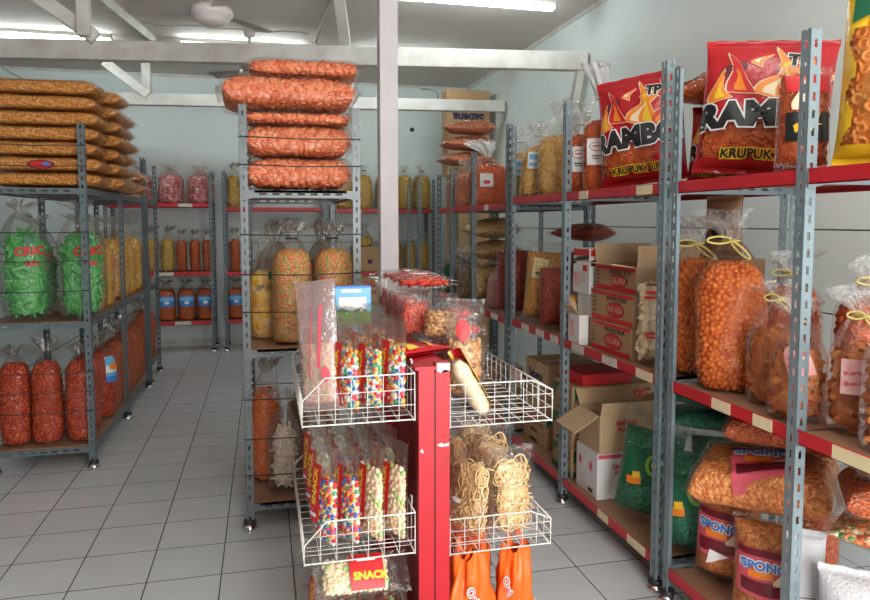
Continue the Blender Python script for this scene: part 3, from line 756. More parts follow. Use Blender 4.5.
# ------------------------------------------------------------------ cartons
def on_front(d, eps=.0012):
    return lambda x, z: (x, -d / 2 - eps, z)
def on_left(w, eps=.0012):
    return lambda y, z: (-w / 2 - eps, -y, z)
def on_back(d, eps=.0012):
    return lambda x, z: (-x, d / 2 + eps, z)
def on_top(h, eps=.0012):
    return lambda x, y: (x, y, h + eps)
def carton(w, d, h, mat='carton', front=(), side=(), tape=True, flaps=None):
    """a cardboard box, base centre at the origin; marks are (name, outline, material)"""
    parts = []
    if flaps:
        mb = MB(); t = .004
        mb.box(-w / 2, w / 2, -d / 2, -d / 2 + t, 0, h); mb.box(-w / 2, w / 2, d / 2 - t, d / 2, 0, h)
        mb.box(-w / 2, -w / 2 + t, -d / 2 + t, d / 2 - t, 0, h); mb.box(w / 2 - t, w / 2, -d / 2 + t, d / 2 - t, 0, h)
        mb.box(-w / 2 + t, w / 2 - t, -d / 2 + t, d / 2 - t, 0, t)
        parts.append(Part('box_body', mb.mesh('box_body', M[mat])))
        for (edge, ang, ln) in flaps:
            mb = MB(); ca, sa = math.cos(ang), math.sin(ang)
            def hinge(a, b, c):                      # a along the edge, b out from the hinge, c thickness
                o, z = b * ca - c * sa, b * sa + c * ca
                return {'l': (-w / 2 - o, a, h + z), 'r': (w / 2 + o, a, h + z), 'f': (a, -d / 2 - o, h + z), 'b': (a, d / 2 + o, h + z)}[edge]
            ln2 = (d if edge in 'lr' else w) / 2 - .004
            V = [hinge(a, b, c) for c in (0, .004) for b in (.001, ln) for a in (-ln2, ln2)]
            mb.add(V, [(0, 2, 3, 1), (4, 5, 7, 6), (0, 1, 5, 4), (2, 6, 7, 3), (0, 4, 6, 2), (1, 3, 7, 5)])
            parts.append(Part('flap', mb.mesh('flap', M['carton_lt'])))
    else:
        parts.append(Part('box_body', bevel_box('box_body', w, d, h, M[mat], .004)))
        if tape:
            mb = MB(); mb.box(-w / 2 - .001, w / 2 + .001, -.024, .024, h - .05, h + .001); parts.append(Part('tape', mb.mesh('tape', M['tape'])))
            mb = MB(); mb.box(-w / 2, w / 2, -.0012, .0012, h, h + .0016) ; parts.append(Part('seam', mb.mesh('seam', M['ink_brown'])))
    for lst, fn in ((front, on_front(d)), (side, on_left(w))):
        for i, (nm, vf, m) in enumerate(lst):
            f2 = (lambda a, b, fn=fn, i=i: fn(a, b) if True else None)
            e = .0012 + .0007 * i
            g = on_front(d, e) if fn.__code__ is on_front(d).__code__ else on_left(w, e)
            parts.append(Part(nm, conform(nm, vf, g, M[m], flat=True)))
    return parts
def txt(s, size, x, z, m, bold=.0, rot=0.0, sp=1.0, shear=0.0, nm='lettering'): return (nm, place2d(text_mesh(s, size, bold, sp, shear), x, z, rot), m)
def blk(w, h, x, z, m, rot=0.0, nm='printed_panel'): return (nm, place2d(rect(w, h), x, z, rot), m)
def ell(w, h, x, z, m, rot=0.0, nm='printed_oval'): return (nm, place2d(oval(w, h), x, z, rot), m)

def egg_peanut(w, d, h, **k):
    ms = [blk(w if 0 else d - .012, .022, 0, .014, 'ink_red'), blk(d - .012, .016, 0, h - .012, 'ink_red'), txt('KACANG TELUR', .026, .05, h * .78, 'ink_black', .0007),
          ell(d * .42, h * .50, .04, h * .44, 'ink_black'), ell(d * .40, h * .46, .04, h * .44, 'ink_red'), txt('INLARA', .04, .04, h * .44, 'carton_lt', .001)]
    for q in range(4): ms.append(blk((.03, .034, .03, .036)[q], .006, -d * .39, h * (.75 - .15 * q), 'ink_black', nm='print_line'))
    return carton(w, d, h, 'carton', side=ms, **k)

SH = .88; ST = 1.645; SB = .135     # the side racks' shelf heights
g = 'egg peanut cartons on the middle shelf'
spawn(egg_peanut(.34, .40, .145), 'carton', 'brown carton with red oval and red bands, lowest of the egg peanut cartons', 'carton', (1.745, 2.98, SH + .001), 0, g)
spawn(egg_peanut(.34, .40, .145), 'carton', 'brown carton with red oval and red bands, second from bottom of the egg peanut cartons', 'carton', (1.75, 2.975, SH + .148), .008, g)
spawn(egg_peanut(.32, .38, .12, flaps=[('l', .15, .12), ('r', 1.2, .12), ('b', 1.35, .1), ('f', 1.5, .1)]), 'carton', 'opened egg peanut carton with its flaps up, topmost of its stack', 'carton', (1.75, 2.97, SH + .295), .02, g)
wm = lambda l, h: [blk(l - .01, .035, 0, h - .022, 'ink_red'), ('printed_panel', ([(-l / 2 + .006, h - .09), (-l / 2 + .006, h - .06), (-l * .2, h - .045), (l / 2 - .006, h - .035), (l / 2 - .006, h - .055), (-l * .15, h - .065)], [(0, 1, 2, 3, 4, 5)]), 'ink_black'), blk(.05, .03, l * .25, h - .10, 'ink_red'), blk(l * .3, h * .3, -l * .22, h * .3, 'tag_pink'), blk(l * .25, h * .25, l * .2, h * .36, 'tag_white')]
spawn(carton(.36, .19, .23, 'carton_white', front=wm(.36, .23), side=wm(.19, .23), tape=False), 'carton', 'white carton with red and black curved top band above the plain white carton', 'carton', (1.755, 3.292, SH + .257), 0)
spawn(carton(.36, .17, .255, 'carton_white', side=[blk(.05, .22, .0, .12, 'tag_white'), blk(.03, .03, 0, .06, 'tag_cream')], tape=False), 'carton', 'plain white carton under the red-topped white carton', 'carton', (1.775, 3.285, SH + .001), 0)
spawn(carton(.05, .13, .15, 'carton_white', side=[blk(.05, .08, -.02, .08, 'tag_pink')], tape=False, flaps=[('l', .9, .06), ('b', 1.3, .05)]), 'carton', 'small opened white carton standing at the shelf edge by the egg peanut cartons', 'carton', (1.558, 3.28, SH + .001), 0)
for i, (z, h, t) in enumerate([(SH + .001, .24, 'lower'), (SH + .243, .22, 'upper')]):
    spawn(carton(.12, .5, h, 'carton', front=[blk(.06, .03, 0, h * .62, 'ink_maroon'), ell(.06, .04, .0, h * .35, 'ink_maroon')], side=[blk(.2, .03, .05, h * .62, 'ink_maroon'), ell(.12, .05, .1, h * .32, 'ink_maroon'), blk(.1, .02, -.1, h * .35, 'ink_maroon')], tape=False), 'carton', t + ' of two cartons with maroon print at the rack back behind the egg peanut cartons', 'carton', (2.01, 2.80, z), 0, 'cartons at the back of the middle shelf')
spawn(pillow(.24, .26, .07, mat=None, film='kraft', tags=[tag(*x) for x in [(shift(rect(.14, .05), -.01, .18), 'ink_brown', ()), (shift(oval(.1, .07), .02, .10), 'ink_black', ())]]), 'paper_bag', 'brown kraft paper bag with dark print lying high at the back of the middle shelf', 'paper bag', (1.985, 2.72, SH + .466), (0, 0, -1.45), None, .9)

tcc = lambda d, h: [('printed_panel', ([(-d / 2 + .01, h - .015), (-d / 2 + .01, h - .09), (-d / 2 + .085, h - .015)], [(0, 1, 2)]), 'ink_green'), ell(d * .34, h * .34, .01, h * .66, 'ink_red'), ell(d * .31, h * .29, .01, h * .66, 'carton'), txt('TCC', .05, .01, h * .66, 'ink_red', .003), txt('Safe Pack', .03, .01, h * .37, 'ink_black', .0012), ('printed_panel', ([(-.07, .012), (-.04, .028), (.02, .034), (.06, .026), (.085, .012)], [(0, 1, 2, 3, 4)]), 'ink_black'), txt('100', .02, d * .35, h * .8, 'ink_brown', .001), blk(d * .12, .01, d * .35, h * .62, 'ink_brown')]
def tcc_box(w=.25, d=.25, h=.17, band=False): 
    ex = [blk(w - .01, .03, 0, .02, 'ink_green')] if band else []
    return carton(w, d, h, 'carton', front=tcc(w, h) + ex, side=tcc(d, h) + ex)
g = 'brown cartons with green corners on the bottom shelf'
cols = [('nearer the aisle', 1.70, .26), ('by the rack back', 1.935, .215)]
for who, x, w_ in cols:
    for k in range(3):
        spawn(tcc_box(w_, .25, .163, k == 0), 'carton', 'green-cornered carton with red TCC oval, ' + ['bottom', 'middle', 'top'][k] + ' of the stack ' + who, 'carton', (x, 3.485, SB + .001 + .1655 * k), 0, g)
em = lambda l, h: [blk(l - .008, .02, 0, h - .014, 'ink_pink'), txt('EMPING', .032, -.03, h * .70, 'ink_pink', .0012), txt('PUDAR', .03, -.03, h * .56, 'ink_pink', .0012), ell(.09, .035, 0.0, h * .26, 'ink_pink'), blk(.07, .02, .02, h * .1, 'ink_black')]
spawn(carton(.34, .235, .23, 'carton_white', front=em(.34, .23), side=[ell(.03, .05, -.07, .15, 'ink_pink'), ell(.03, .05, .05, .15, 'ink_pink'), blk(.06, .06, -.04, .06, 'tag_white'), blk(.05, .02, .05, .03, 'ink_brown')], tape=False), 'carton', 'white carton with pink edge and lettering on the lowest shelf', 'carton', (1.735, 3.175, SB + .001), 0)
em2 = lambda l, h: [txt('EMPING', .032, -.02, h * .78, 'ink_red', .0012), txt('PUDAR', .03, -.02, h * .6, 'ink_red', .0012), ell(.09, .035, 0.02, h * .26, 'ink_red')]
spawn(carton(.33, .23, .185, 'carton_lt', front=em2(.33, .185), flaps=[('l', -.55, .15), ('r', .4, .12), ('b', .9, .09), ('f', 1.3, .07)]), 'carton', 'opened brown carton with a flap folded out, standing on the white pink-edged carton', 'carton', (1.74, 3.175, SB + .234), 0)
sb = lambda l: [txt('Sabena', .075, -.0, .13, 'ink_navy', .003), blk(l * .7, .012, 0, .05, 'ink_brown')]
spawn(carton(.34, .34, .215, 'carton_lt', front=sb(.34), side=sb(.34)), 'carton', 'carton with navy Sabena lettering, on top of its stack under the noodle bag', 'carton', (1.79, 4.0, SB + .296), 0)
spawn(carton(.36, .36, .29, 'carton', front=tcc(.36, .22), side=tcc(.36, .22)), 'carton', 'brown carton supporting the Sabena carton on the bottom shelf', 'carton', (1.79, 4.0, SB + .001), 0)
spawn(carton(.30, .26, .06, 'ink_red', tape=False), 'carton', 'flat red carton lying on the bottom-shelf cartons under the egg peanut cartons', 'carton', (1.76, 3.49, SB + .499), .1)
spawn(carton(.36, .34, .24, 'carton'), 'carton', 'plain carton on the bottom shelf of the dim far rack', 'carton', (1.8, 4.62, SB + .001), 0)
spawn(carton(.34, .34, .22, 'carton_lt'), 'carton', 'plain carton on the bottom shelf of the dim far rack, further in', 'carton', (1.8, 5.3, SB + .001), 0)
up = [txt('Sabena', .13, 0, .27, 'ink_navy', .006, PI)]
spawn(carton(.50, .24, .57, 'carton', front=up, tape=False), 'carton', 'tall carton with upside-down navy lettering high in the far corner behind the roof beam', 'carton', (2.27, 7.80, 2.405), 0)
spawn(carton(.50, .26, .38, 'carton_lt'), 'carton', 'cardboard box in the far corner directly under the carton with upside-down lettering', 'carton', (2.27, 7.80, 2.02), 0)
spawn(carton(.44, .28, 2.01, 'carton', tape=False), 'carton', 'tall narrow carton standing on the floor in the far corner', 'carton', (2.30, 7.80, .001), 0)

# ------------------------------------------------------------------ side rack, top shelf
def rambo():
    w, h = .46, .53
    def mask(side, x, z):
        a, b = x / w, z / h
        return not (side < 0 and .06 < b < .34 and -.47 < a < .26 - abs(b - .24) * .9 + .03 * math.sin(b * 60))
    fl = []
    rr = random.Random(4)
    for k, (x, z, hh, wd, sw, rt) in enumerate([(-.17, .27, .13, .07, .6, .25), (-.10, .30, .17, .09, -.7, -.1), (.0, .28, .19, .10, .8, -.35), (.07, .27, .22, .10, -.8, -.15), (.13, .25, .20, .09, .7, -.3), (.18, .24, .16, .06, -.6, -.1), (.05, .40, .09, .05, .8, -.6), (.15, .40, .09, .045, -.8, -.2), (-.05, .42, .07, .04, .7, -.5)]):
        fl.append((flame(wd * 1.12, hh * 1.06, sw), x, z - .003, rt, 'ink_cream')); fl.append((flame(wd, hh, sw), x, z, rt, ['ink_orange', 'ink_red', 'ink_orange'][k % 3]))
        fl.append((flame(wd * .45, hh * .55, sw), x, z + .01, rt, ['ink_yellow', 'ink_orange', 'ink_cream'][k % 3]))
    fl.append((oval(.11, .06), -.13, .40, .4, 'ink_maroon'))
    marks = []
    tg = [tag(place2d(f, x, z, r), m, name='flame_print', eps=.0035 + .0006 * (q % 3)) for q, (f, x, z, r, m) in enumerate(fl)]
    tx = text_mesh('RAMBO', .14, .009); tw = text_mesh('RAMBO', .14, .0155)
    tg.append(tag(place2d(tw, -.01, .205, .04), 'ink_white', [('lettering', place2d(tx, -.01, .205, .04), 'ink_black')], name='lettering_outline', eps=.006))
    t2 = text_mesh('KRUPUK SUPER', .047, .0015); t2w = text_mesh('KRUPUK SUPER', .047, .006)
    tg.append(tag(place2d(t2w, .02, .045, .0), 'ink_yellow', [('lettering', place2d(t2, .02, .045, .0), 'ink_black')], name='lettering_outline', eps=.006))
    t3 = text_mesh('TP', .07, .004); t3w = text_mesh('TP', .07, .008)
    tg.append(tag(place2d(t3w, .10, .44, -.05), 'ink_white', [('lettering', place2d(t3, .10, .44, -.05), 'ink_black')], name='lettering_outline', eps=.006))
    return pillow(w, h, .17, 'curl_orange', ['ring', 'curl'], .034, 420, fill=.8, seed=3, print_mask=mask, print_mat='red_plastic', tags=tg, film='film', seal=.022)
RAMBO = rambo()
g = 'red flame-printed snack bags on the top shelf'
spawn(RAMBO, 'snack_bag', 'big red flame-printed RAMBO bag leaning, front one between the two near posts', 'snack bag', (1.80, 2.28, ST + .009), (-.16, .08, face_cam(1.80, 2.28, .05)), g, (1.0, .9, .90))
spawn(RAMBO, 'snack_bag', 'red flame-printed RAMBO bag standing next to the pair of twisted orange bags', 'snack bag', (1.71, 2.93, ST + .009), (-.08, -.10, face_cam(1.72, 2.93, -.32)), g, .88)
spawn(RAMBO, 'snack_bag', 'red flame-printed bag half hidden behind the big leaning RAMBO bag', 'snack bag', (1.91, 2.66, ST + .009), (-.06, .05, face_cam(1.9, 2.6, -.1)), g, .58)
spawn(pillow(.44, .5, .17, 'curl_orange', ['ring', 'curl'], .034, 420, lying=True, seed=5, tags=[tag(place2d(flame(.1, .2, .4), -.1, .1, .2), 'ink_cream'), tag(place2d(flame(.12, .26, -.4), .08, .2, -.2), 'ink_orange'), tag(place2d(rect(.4, .09), 0, .4), 'ink_red'), tag(place2d(oval(.12, .07), -.04, .33), 'ink_black')]), 'snack_bag', 'red and clear bag lying high behind the big leaning RAMBO bag', 'snack bag', (1.86, 2.64, ST + .345), (.0, .0, .12), None, (.62, .62, .7))

# green and black labelled bags
def gyring():
    w, h = .44, .60
    def mask(side, x, z):
        a, b = x / w, z / h
        return side > 0 or b > .72 + .10 * math.sin(a * 5 + 1) or abs(a) > .43 + .03 * math.sin(b * 25) or b < .06
    tg = [tag(([(-.2, .40), (-.1, .43), (.05, .42), (.2, .45), (.21, .53), (.08, .56), (-.08, .53), (-.19, .55)], [tuple(range(8))]), 'ink_green', [('lettering', place2d(text_mesh('ino R', .09, .002, shear=.3), 0, .485, .15), 'ink_yellow')], eps=.005)]
    for i, (wd, hh) in enumerate([(.16, .03), (.15, .012), (.13, .012), (.07, .012), (.12, .012)]):
        tg.append(tag(place2d(rect(wd, hh), .02 - .01 * i, .375 - .044 * i, .08), 'ink_red', name='print_line'))
    return pillow(w, h, .19, 'ring_orange', ['ring'], .036, 520, fill=.9, seed=11, print_mask=mask, print_mat='yellow_plastic', tags=tg)
GY = gyring()
spawn(GY, 'snack_bag', 'yellow and green printed bag of orange rings on the top shelf beyond the nearest post', 'snack bag', (1.79, 1.61, ST + .009), (-.03, .03, face_cam(1.79, 1.61, .02)), None, .95)
spawn(pillow(.30, .42, .15, 'ring_orange', ['ring'], .034, 330, seed=13, print_mask=lambda s, x, z: s > 0 or z > .36 or abs(x) > .135, print_mat='yellow_plastic', tags=[]), 'snack_bag', 'yellow-edged ring snack bag just behind the nearest post', 'snack bag', (1.94, 1.86, ST + .009), (-.05, 0, face_cam(1.94, 1.86, .0)), None, .62)
spawn(pillow(.32, .40, .15, 'curl_orange', ['curl'], .034, 330, seed=14, tags=[tag(place2d(rect(.26, .12), 0, .16), 'ink_black', [('printed_flourish', place2d(flame(.03, .16, 1.5), -.09, .15, -1.2), 'ink_yellow'), ('printed_flourish', place2d(flame(.025, .12, -1.5), -.02, .13, -1.0), 'ink_yellow'), ('printed_flourish', place2d(flame(.02, .08, 1.0), .03, .15, .3), 'ink_yellow')]), tag(place2d(flame(.1, .14, .4), -.05, .23), 'ink_cream'), tag(place2d(rect(.26, .07), 0, .34), 'ink_red')]), 'snack_bag', 'orange snack bag with black label standing right beside the nearest post', 'snack bag', (1.665, 1.905, ST + .009), (-.05, .02, face_cam(1.675, 1.895, .35)), None, (.52, .6, .76))

# twisted orange bags with white tags
wt = lambda z, x=0: tag(place2d(rect(.085, .13), x, z), 'paper', [('printed_oval', place2d(oval(.062, .045), x, z + .025), 'ink_red'), ('printed_oval', place2d(oval(.055, .038), x, z + .025), 'paper'), ('print_line', place2d(rect(.035, .006), x, z + .027), 'ink_red'), ('print_line', place2d(rect(.04, .005), x, z - .022), 'ink_black'), ('print_line', place2d(rect(.03, .004), x, z - .034), 'ink_black')])
TW = tied_bag(.155, .15, .37, .47, .66, 2.8, 'curl_orange', ['curl'], .026, 560, plume='film_white', tie='string', seed=21, tags=[wt(.2)])
TW2 = tied_bag(.15, .15, .31, .36, .43, 2.8, 'curl_orange', ['curl'], .026, 520, plume='film_white', tie='string', seed=22, tags=[wt(.17)])
g = 'twisted orange bags with white tags'
spawn(TW, 'snack_bag', 'orange curl bag with white tag and tall twisted top, beside the standing RAMBO bag', 'snack bag', (1.65, 3.265, ST + .001), face_cam(1.66, 3.16, -.1), g)
spawn(TW2, 'snack_bag', 'lower orange curl bag with white tag, beside the tall twisted one', 'snack bag', (1.64, 3.452, ST + .009), face_cam(1.66, 3.43, -.1), g)
spawn(carton(.07, .10, .13, 'carton_lt', tape=False), 'carton', 'small beige box at the shelf edge below the lower tagged curl bag', 'carton', (1.558, 3.318, ST + .001), 0) if False else None
# yellow cracker bags
bt = lambda z, x=0: tag(place2d(rect(.10, .10), x, z), 'ink_white', [('printed_panel', place2d(rect(.085, .03), x, z + .02), 'ink_sky'), ('printed_panel', place2d(rect(.08, .02), x, z - .025), 'ink_sky'), ('printed_oval', place2d(oval(.03, .015), x + .01, z - .025), 'ink_yellow')])
YA = tied_bag(.26, .22, .36, .46, .56, 3.0, 'pasta', ['chip', 'curl'], .034, 620, plume='film_plume', seed=31, tie=None)
YB_ = tied_bag(.17, .17, .31, .38, .46, 3.0, 'pasta', ['chip', 'curl'], .032, 460, plume='film_plume', seed=32, tags=[bt(.22)], tie='string')
g = 'yellow cracker bags on the top shelf'
spawn(YA, 'snack_bag', 'widest yellow cracker bag, with a loose cloudy top, next to a rack post', 'snack bag', (1.69, 3.83, ST + .001), face_cam(1.7, 3.83, .1), g)
spawn(YB_, 'snack_bag', 'yellow cracker bag with pale blue label, middle one of three', 'snack bag', (1.63, 4.09, ST + .001), (0, .05, face_cam(1.64, 4.06, .1)), g)
spawn(YB_, 'snack_bag', 'yellow cracker bag with pale blue label and tied upright top, last of three', 'snack bag', (1.66, 4.40, ST - .029), face_cam(1.66, 4.40, .1), g, (1.0, 1.0, 1.08))
# far orange bags
RO = tied_bag(.31, .26, .33, .38, .52, 3.0, 'curl_orange', ['curl'], .034, 560, plume='film_white', seed=33, tags=[tag(place2d(rect(.09, .10), -.02, .2), 'paper', [('printed_oval', place2d(oval(.05, .03), -.02, .185), 'ink_red')])])
spawn(RO, 'snack_bag', 'wide orange curl bag with white tag and fanned white top on the dim far rack', 'snack bag', (1.70, 5.22, ST - .03 + .001), face_cam(1.70, 5.22, .1))
g = 'salmon curl bags on the dim far rack'
SAL = pillow(.30, .44, .15, 'salmon', film='film_soft', lying=True, seed=35)
SALS = tied_bag(.25, .24, .28, .33, .38, 3.0, 'salmon', seed=36)
spawn(SALS, 'snack_bag', 'salmon curl bag standing at the shelf edge under the lying salmon bags', 'snack bag', (1.665, 5.56, 1.616), 0, g)
spawn(SALS, 'snack_bag', 'salmon curl bag standing under the lying salmon bags, further along the shelf', 'snack bag', (1.67, 5.845, 1.616), .1, g, (1, 1, .95))
for k in range(3):
    spawn(SAL, 'snack_bag', ['lowest', 'middle', 'topmost'][k] + ' of three salmon snack bags lying stacked high on the dim far rack', 'snack bag', (1.70 + .015 * k, 5.86 - .01 * k, 1.616 + .352 + .135 * k), (0, 0, PI / 2 + .15 - .2 * k), g, (1, 1, .8))
spawn(pillow(.26, .3, .1, 'beige_nut', lying=True, seed=37), 'snack_bag', 'beige snack bag lying flat at the rack back beside the fanned white top', 'snack bag', (1.93, 5.08, 1.63), (0, 0, .3)) if False else None

# ------------------------------------------------------------------ side rack, middle shelf
BALL = tied_bag(.235, .22, .47, .545, .66, 2.5, 'ball', ['ball'], .0235, 1500, tie='raffia', seed=41, bow=True, belly=.03)
BALL2 = tied_bag(.215, .20, .46, .52, .63, 2.5, 'ball', ['ball'], .0235, 1400, tie='raffia', seed=42, bow=True, belly=.03)
g = 'orange cracker ball bags on the middle shelf'
spawn(BALL2, 'snack_bag', 'orange cracker ball bag leaning on its neighbour, next to the double post', 'snack bag', (1.725, 2.50, SH + .009), (0, -.04, face_cam(1.72, 2.5)), g)
spawn(BALL, 'snack_bag', 'taller orange cracker ball bag with twisted clear top, second from the double post', 'snack bag', (1.685, 2.245, SH + .003), (0, -.02, face_cam(1.68, 2.24)), g)
keri = lambda z, x=0: tag(place2d(rect(.12, .125), x, z), 'tag_peach', [('printed_panel', place2d(flame(.07, .05, 0), x, z + .005), 'ink_pink'), ('lettering', place2d(text_mesh('Keripik', .032, .0008), x, z + .002), 'ink_cream'), ('lettering', place2d(text_mesh('Bekung', .032, .0008), x, z - .028), 'ink_cream')])
pinkt = lambda z, x=0, r=.25: tag(place2d(rect(.075, .12), x, z, r), 'tag_pink', [('lettering', place2d(text_mesh('Keripik', .02, .0006), x - .002, z + .015, r + .2), 'ink_pink'), ('lettering', place2d(text_mesh('Bekung', .02, .0006), x, z - .02, r + .2), 'ink_pink')], eps=.009)
CH1 = tied_bag(.21, .17, .30, .40, .46, 2.5, 'chip_orange', ['chip', 'chip2'], .042, 560, film='film_soft', tie='raffia', seed=43, bow=True)
CH2 = tied_bag(.19, .16, .28, .37, .46, 2.5, 'chip_orange', ['chip', 'chip2'], .042, 520, film='film_soft', tie='raffia', seed=44, tags=[pinkt(.235, .0)])
CH3 = tied_bag(.19, .15, .31, .40, .50, 2.5, 'chip_orange', ['chip', 'chip2'], .042, 520, film='film_soft', tie='raffia', seed=45, bow=True, tags=[pinkt(.2, -.02, .0)])
CH4 = tied_bag(.22, .19, .33, .42, .50, 2.5, 'chip_orange', ['chip', 'chip2'], .046, 560, film='film_soft', tie='raffia', seed=46, bow=True, tags=[keri(.25, .0)])
g = 'spicy chip bags on the middle shelf'
spawn(CH1, 'snack_bag', 'spicy chip bag tied with yellow raffia, next to the taller cracker ball bag', 'snack bag', (1.695, 2.015, SH + .003), face_cam(1.68, 2.0, .0), g, .9)
spawn(CH2, 'snack_bag', 'spicy chip bag with pale pink tag, just before the nearest post', 'snack bag', (1.625, 1.845, SH + .003), (0, .02, face_cam(1.63, 1.84)), g, .83)
spawn(CH3, 'snack_bag', 'slim spicy chip bag with a pink tag, half covered by the nearest post', 'snack bag', (1.69, 1.67, SH + .009), face_cam(1.68, 1.675, .2), g, .85)
spawn(CH4, 'snack_bag', 'spicy chip bag with a large peach Keripik Bekung label, closest to the entrance', 'snack bag', (1.655, 1.48, SH + .003), face_cam(1.655, 1.48, .12), g, .92)
CR = tied_bag(.24, .2, .42, .47, .56, 2.6, 'curl_orange', ['ring', 'curl'], .034, 560, film='film_soft', plume='film_plume', tie='raffia', seed=47, bow=True)
g = 'dark orange curl bags at the back of the middle shelf'
spawn(CR, 'snack_bag', 'orange curl bag at the shelf back behind the raffia-tied chip bags', 'snack bag', (1.94, 2.25, SH + .003), face_cam(1.92, 2.25), g, .9)
spawn(CR, 'snack_bag', 'orange curl bag at the shelf back behind the nearest post', 'snack bag', (1.94, 1.88, SH + .003), face_cam(1.9, 1.88, .4), g, .9)
spawn(pillow(.17, .42, .13, 'cream_chip', ['chip', 'chip2'], .036, 420, fill=.86, seed=48, tags=[tag(place2d(rect(.06, .012), .0, .36), 'ink_brown', name='label'), tag(place2d(rect(.06, .014), 0, .325), 'ink_red', name='print_line'), tag(place2d(rect(.08, .012), 0, .302), 'ink_red', name='print_line'), tag(place2d(rect(.07, .012), 0, .14), 'ink_red', name='print_line'), tag(place2d(rect(.05, .010), 0, .122), 'ink_red', name='print_line')]), 'snack_bag', 'cream chip bag with red print lines between the egg peanut cartons and the double post', 'snack bag', (1.61, 2.675, SH + .001), (-.02, 0, face_cam(1.61, 2.675, .0)), None, (.8, .85, .93))
# noodle bag bay
NB = pillow(.27, .50, .17, 'amber', fill=.88, film='film_soft', seed=49, tags=[tag(place2d(rect(.10, .13), -.03, .33, -.1), 'tag_cream', [('printed_oval', place2d(oval(.07, .06), -.03, .35, -.1), 'ink_yellow'), ('printed_oval', place2d(oval(.05, .04), -.03, .35, -.1), 'tag_cream'), ('print_line', place2d(rect(.06, .01), -.03, .30, -.1), 'ink_brown'), ('print_line', place2d(rect(.05, .006), -.028, .285, -.1), 'ink_brown')])])
spawn(NB, 'snack_bag', 'amber noodle snack bag with cream label, pointed sealed top', 'snack bag', (1.655, 4.0, SH + .001), (-.06, .06, face_cam(1.655, 4.0, -.1)), None, .93)
spawn(pillow(.22, .40, .14, 'darkred', film='film', seed=50), 'snack_bag', 'dark red snack bag tucked beside the amber noodle bag', 'snack bag', (1.625, 3.74, SH + .001), (-.05, .0, face_cam(1.625, 3.74, -.2)), None, .85)
spawn(tied_bag(.1, .1, .22, .27, .3, 2.5, 'yellowmix', seed=51), 'snack_bag', 'small yellow snack bag standing by the plain white carton', 'snack bag', (1.60, 3.47, SH + .009), 0)
REDP = pillow(.25, .42, .13, 'darkred', film='film', seed=52, sagz=.1)
g = 'dark red cellophane bags on the middle shelf'
spawn(REDP, 'snack_bag', 'dark red cellophane bag standing behind the amber noodle bag', 'snack bag', (1.93, 3.90, SH + .001), (-.03, 0, face_cam(1.9, 3.9)), g)
spawn(REDP, 'snack_bag', 'dark red cellophane bag in the rear row, nearest the far double post', 'snack bag', (1.90, 4.12, SH + .001), (-.02, 0, face_cam(1.9, 4.12, -.15)), g, .93)
spawn(REDP, 'snack_bag', 'dark red cellophane bag just past the far double post', 'snack bag', (1.65, 4.48, SH - .008), (-.02, 0, face_cam(1.66, 4.48, -.15)), g)
spawn(pillow(.3, .4, .12, 'darkred', film='film', seed=53, lying=True), 'snack_bag', 'red cellophane parcel lying on top of the dark red bags', 'snack bag', (1.91, 3.98, SH + .50), (0, 0, .4), None, .85)
# dim far rack middle shelf
NUT = pillow(.30, .42, .15, 'beige_nut', film='film_soft', lying=True, seed=54)
NUTS = pillow(.24, .27, .17, 'beige_nut', film='film_soft', seed=55)
NEST = tied_bag(.22, .2, .27, .31, .40, 2.6, 'nest', ['chip'], .03, 330, film='film_grey', seed=56)
g = 'yellow nut bags on the dim far rack'
spawn(NUTS, 'snack_bag', 'yellow nut bag standing at the shelf edge of the dim far rack', 'snack bag', (1.69, 5.24, .872), (0, 0, face_cam(1.63, 4.84, -.2)), g)
spawn(NUT, 'snack_bag', 'lower of two plump yellow nut bags lying on the dim far rack', 'snack bag', (1.73, 5.24, .872 + .325), (0, 0, PI / 2 + .2), g)
spawn(NUT, 'snack_bag', 'upper of two plump yellow nut bags lying on the dim far rack', 'snack bag', (1.72, 5.22, .872 + .325 + .17), (0, 0, PI / 2 - .15), g)
spawn(tied_bag(.24, .22, .25, .3, .34, 2.6, 'salmon', film='film_pink', seed=57), 'snack_bag', 'pale pink snack bag beside the standing yellow nut bag', 'snack bag', (1.70, 4.83, .872), 0)
g = 'brown cracker bags in smoky film'
spawn(NEST, 'snack_bag', 'brown cracker bag in smoky film, first past the yellow nut bags', 'snack bag', (1.65, 5.50, .872), .2, g)
spawn(NEST, 'snack_bag', 'brown cracker bag in smoky film, second past the yellow nut bags', 'snack bag', (1.66, 5.76, .872), .8, g)
spawn(tied_bag(.24, .2, .30, .35, .42, 2.6, 'nest', ['chip'], .03, 330, film='film_grey', seed=58, tags=[tag(place2d(oval(.09, .12), 0, .2), 'ink_green', args=(-.6,))]), 'snack_bag', 'brown cracker bag with a green oval sticker on the dim far rack', 'snack bag', (1.67, 6.0, .872), -.3, g)
spawn(NEST, 'snack_bag', 'brown cracker bag in smoky film, in the second row of the dim far rack', 'snack bag', (1.93, 5.72, .872), .5, g)

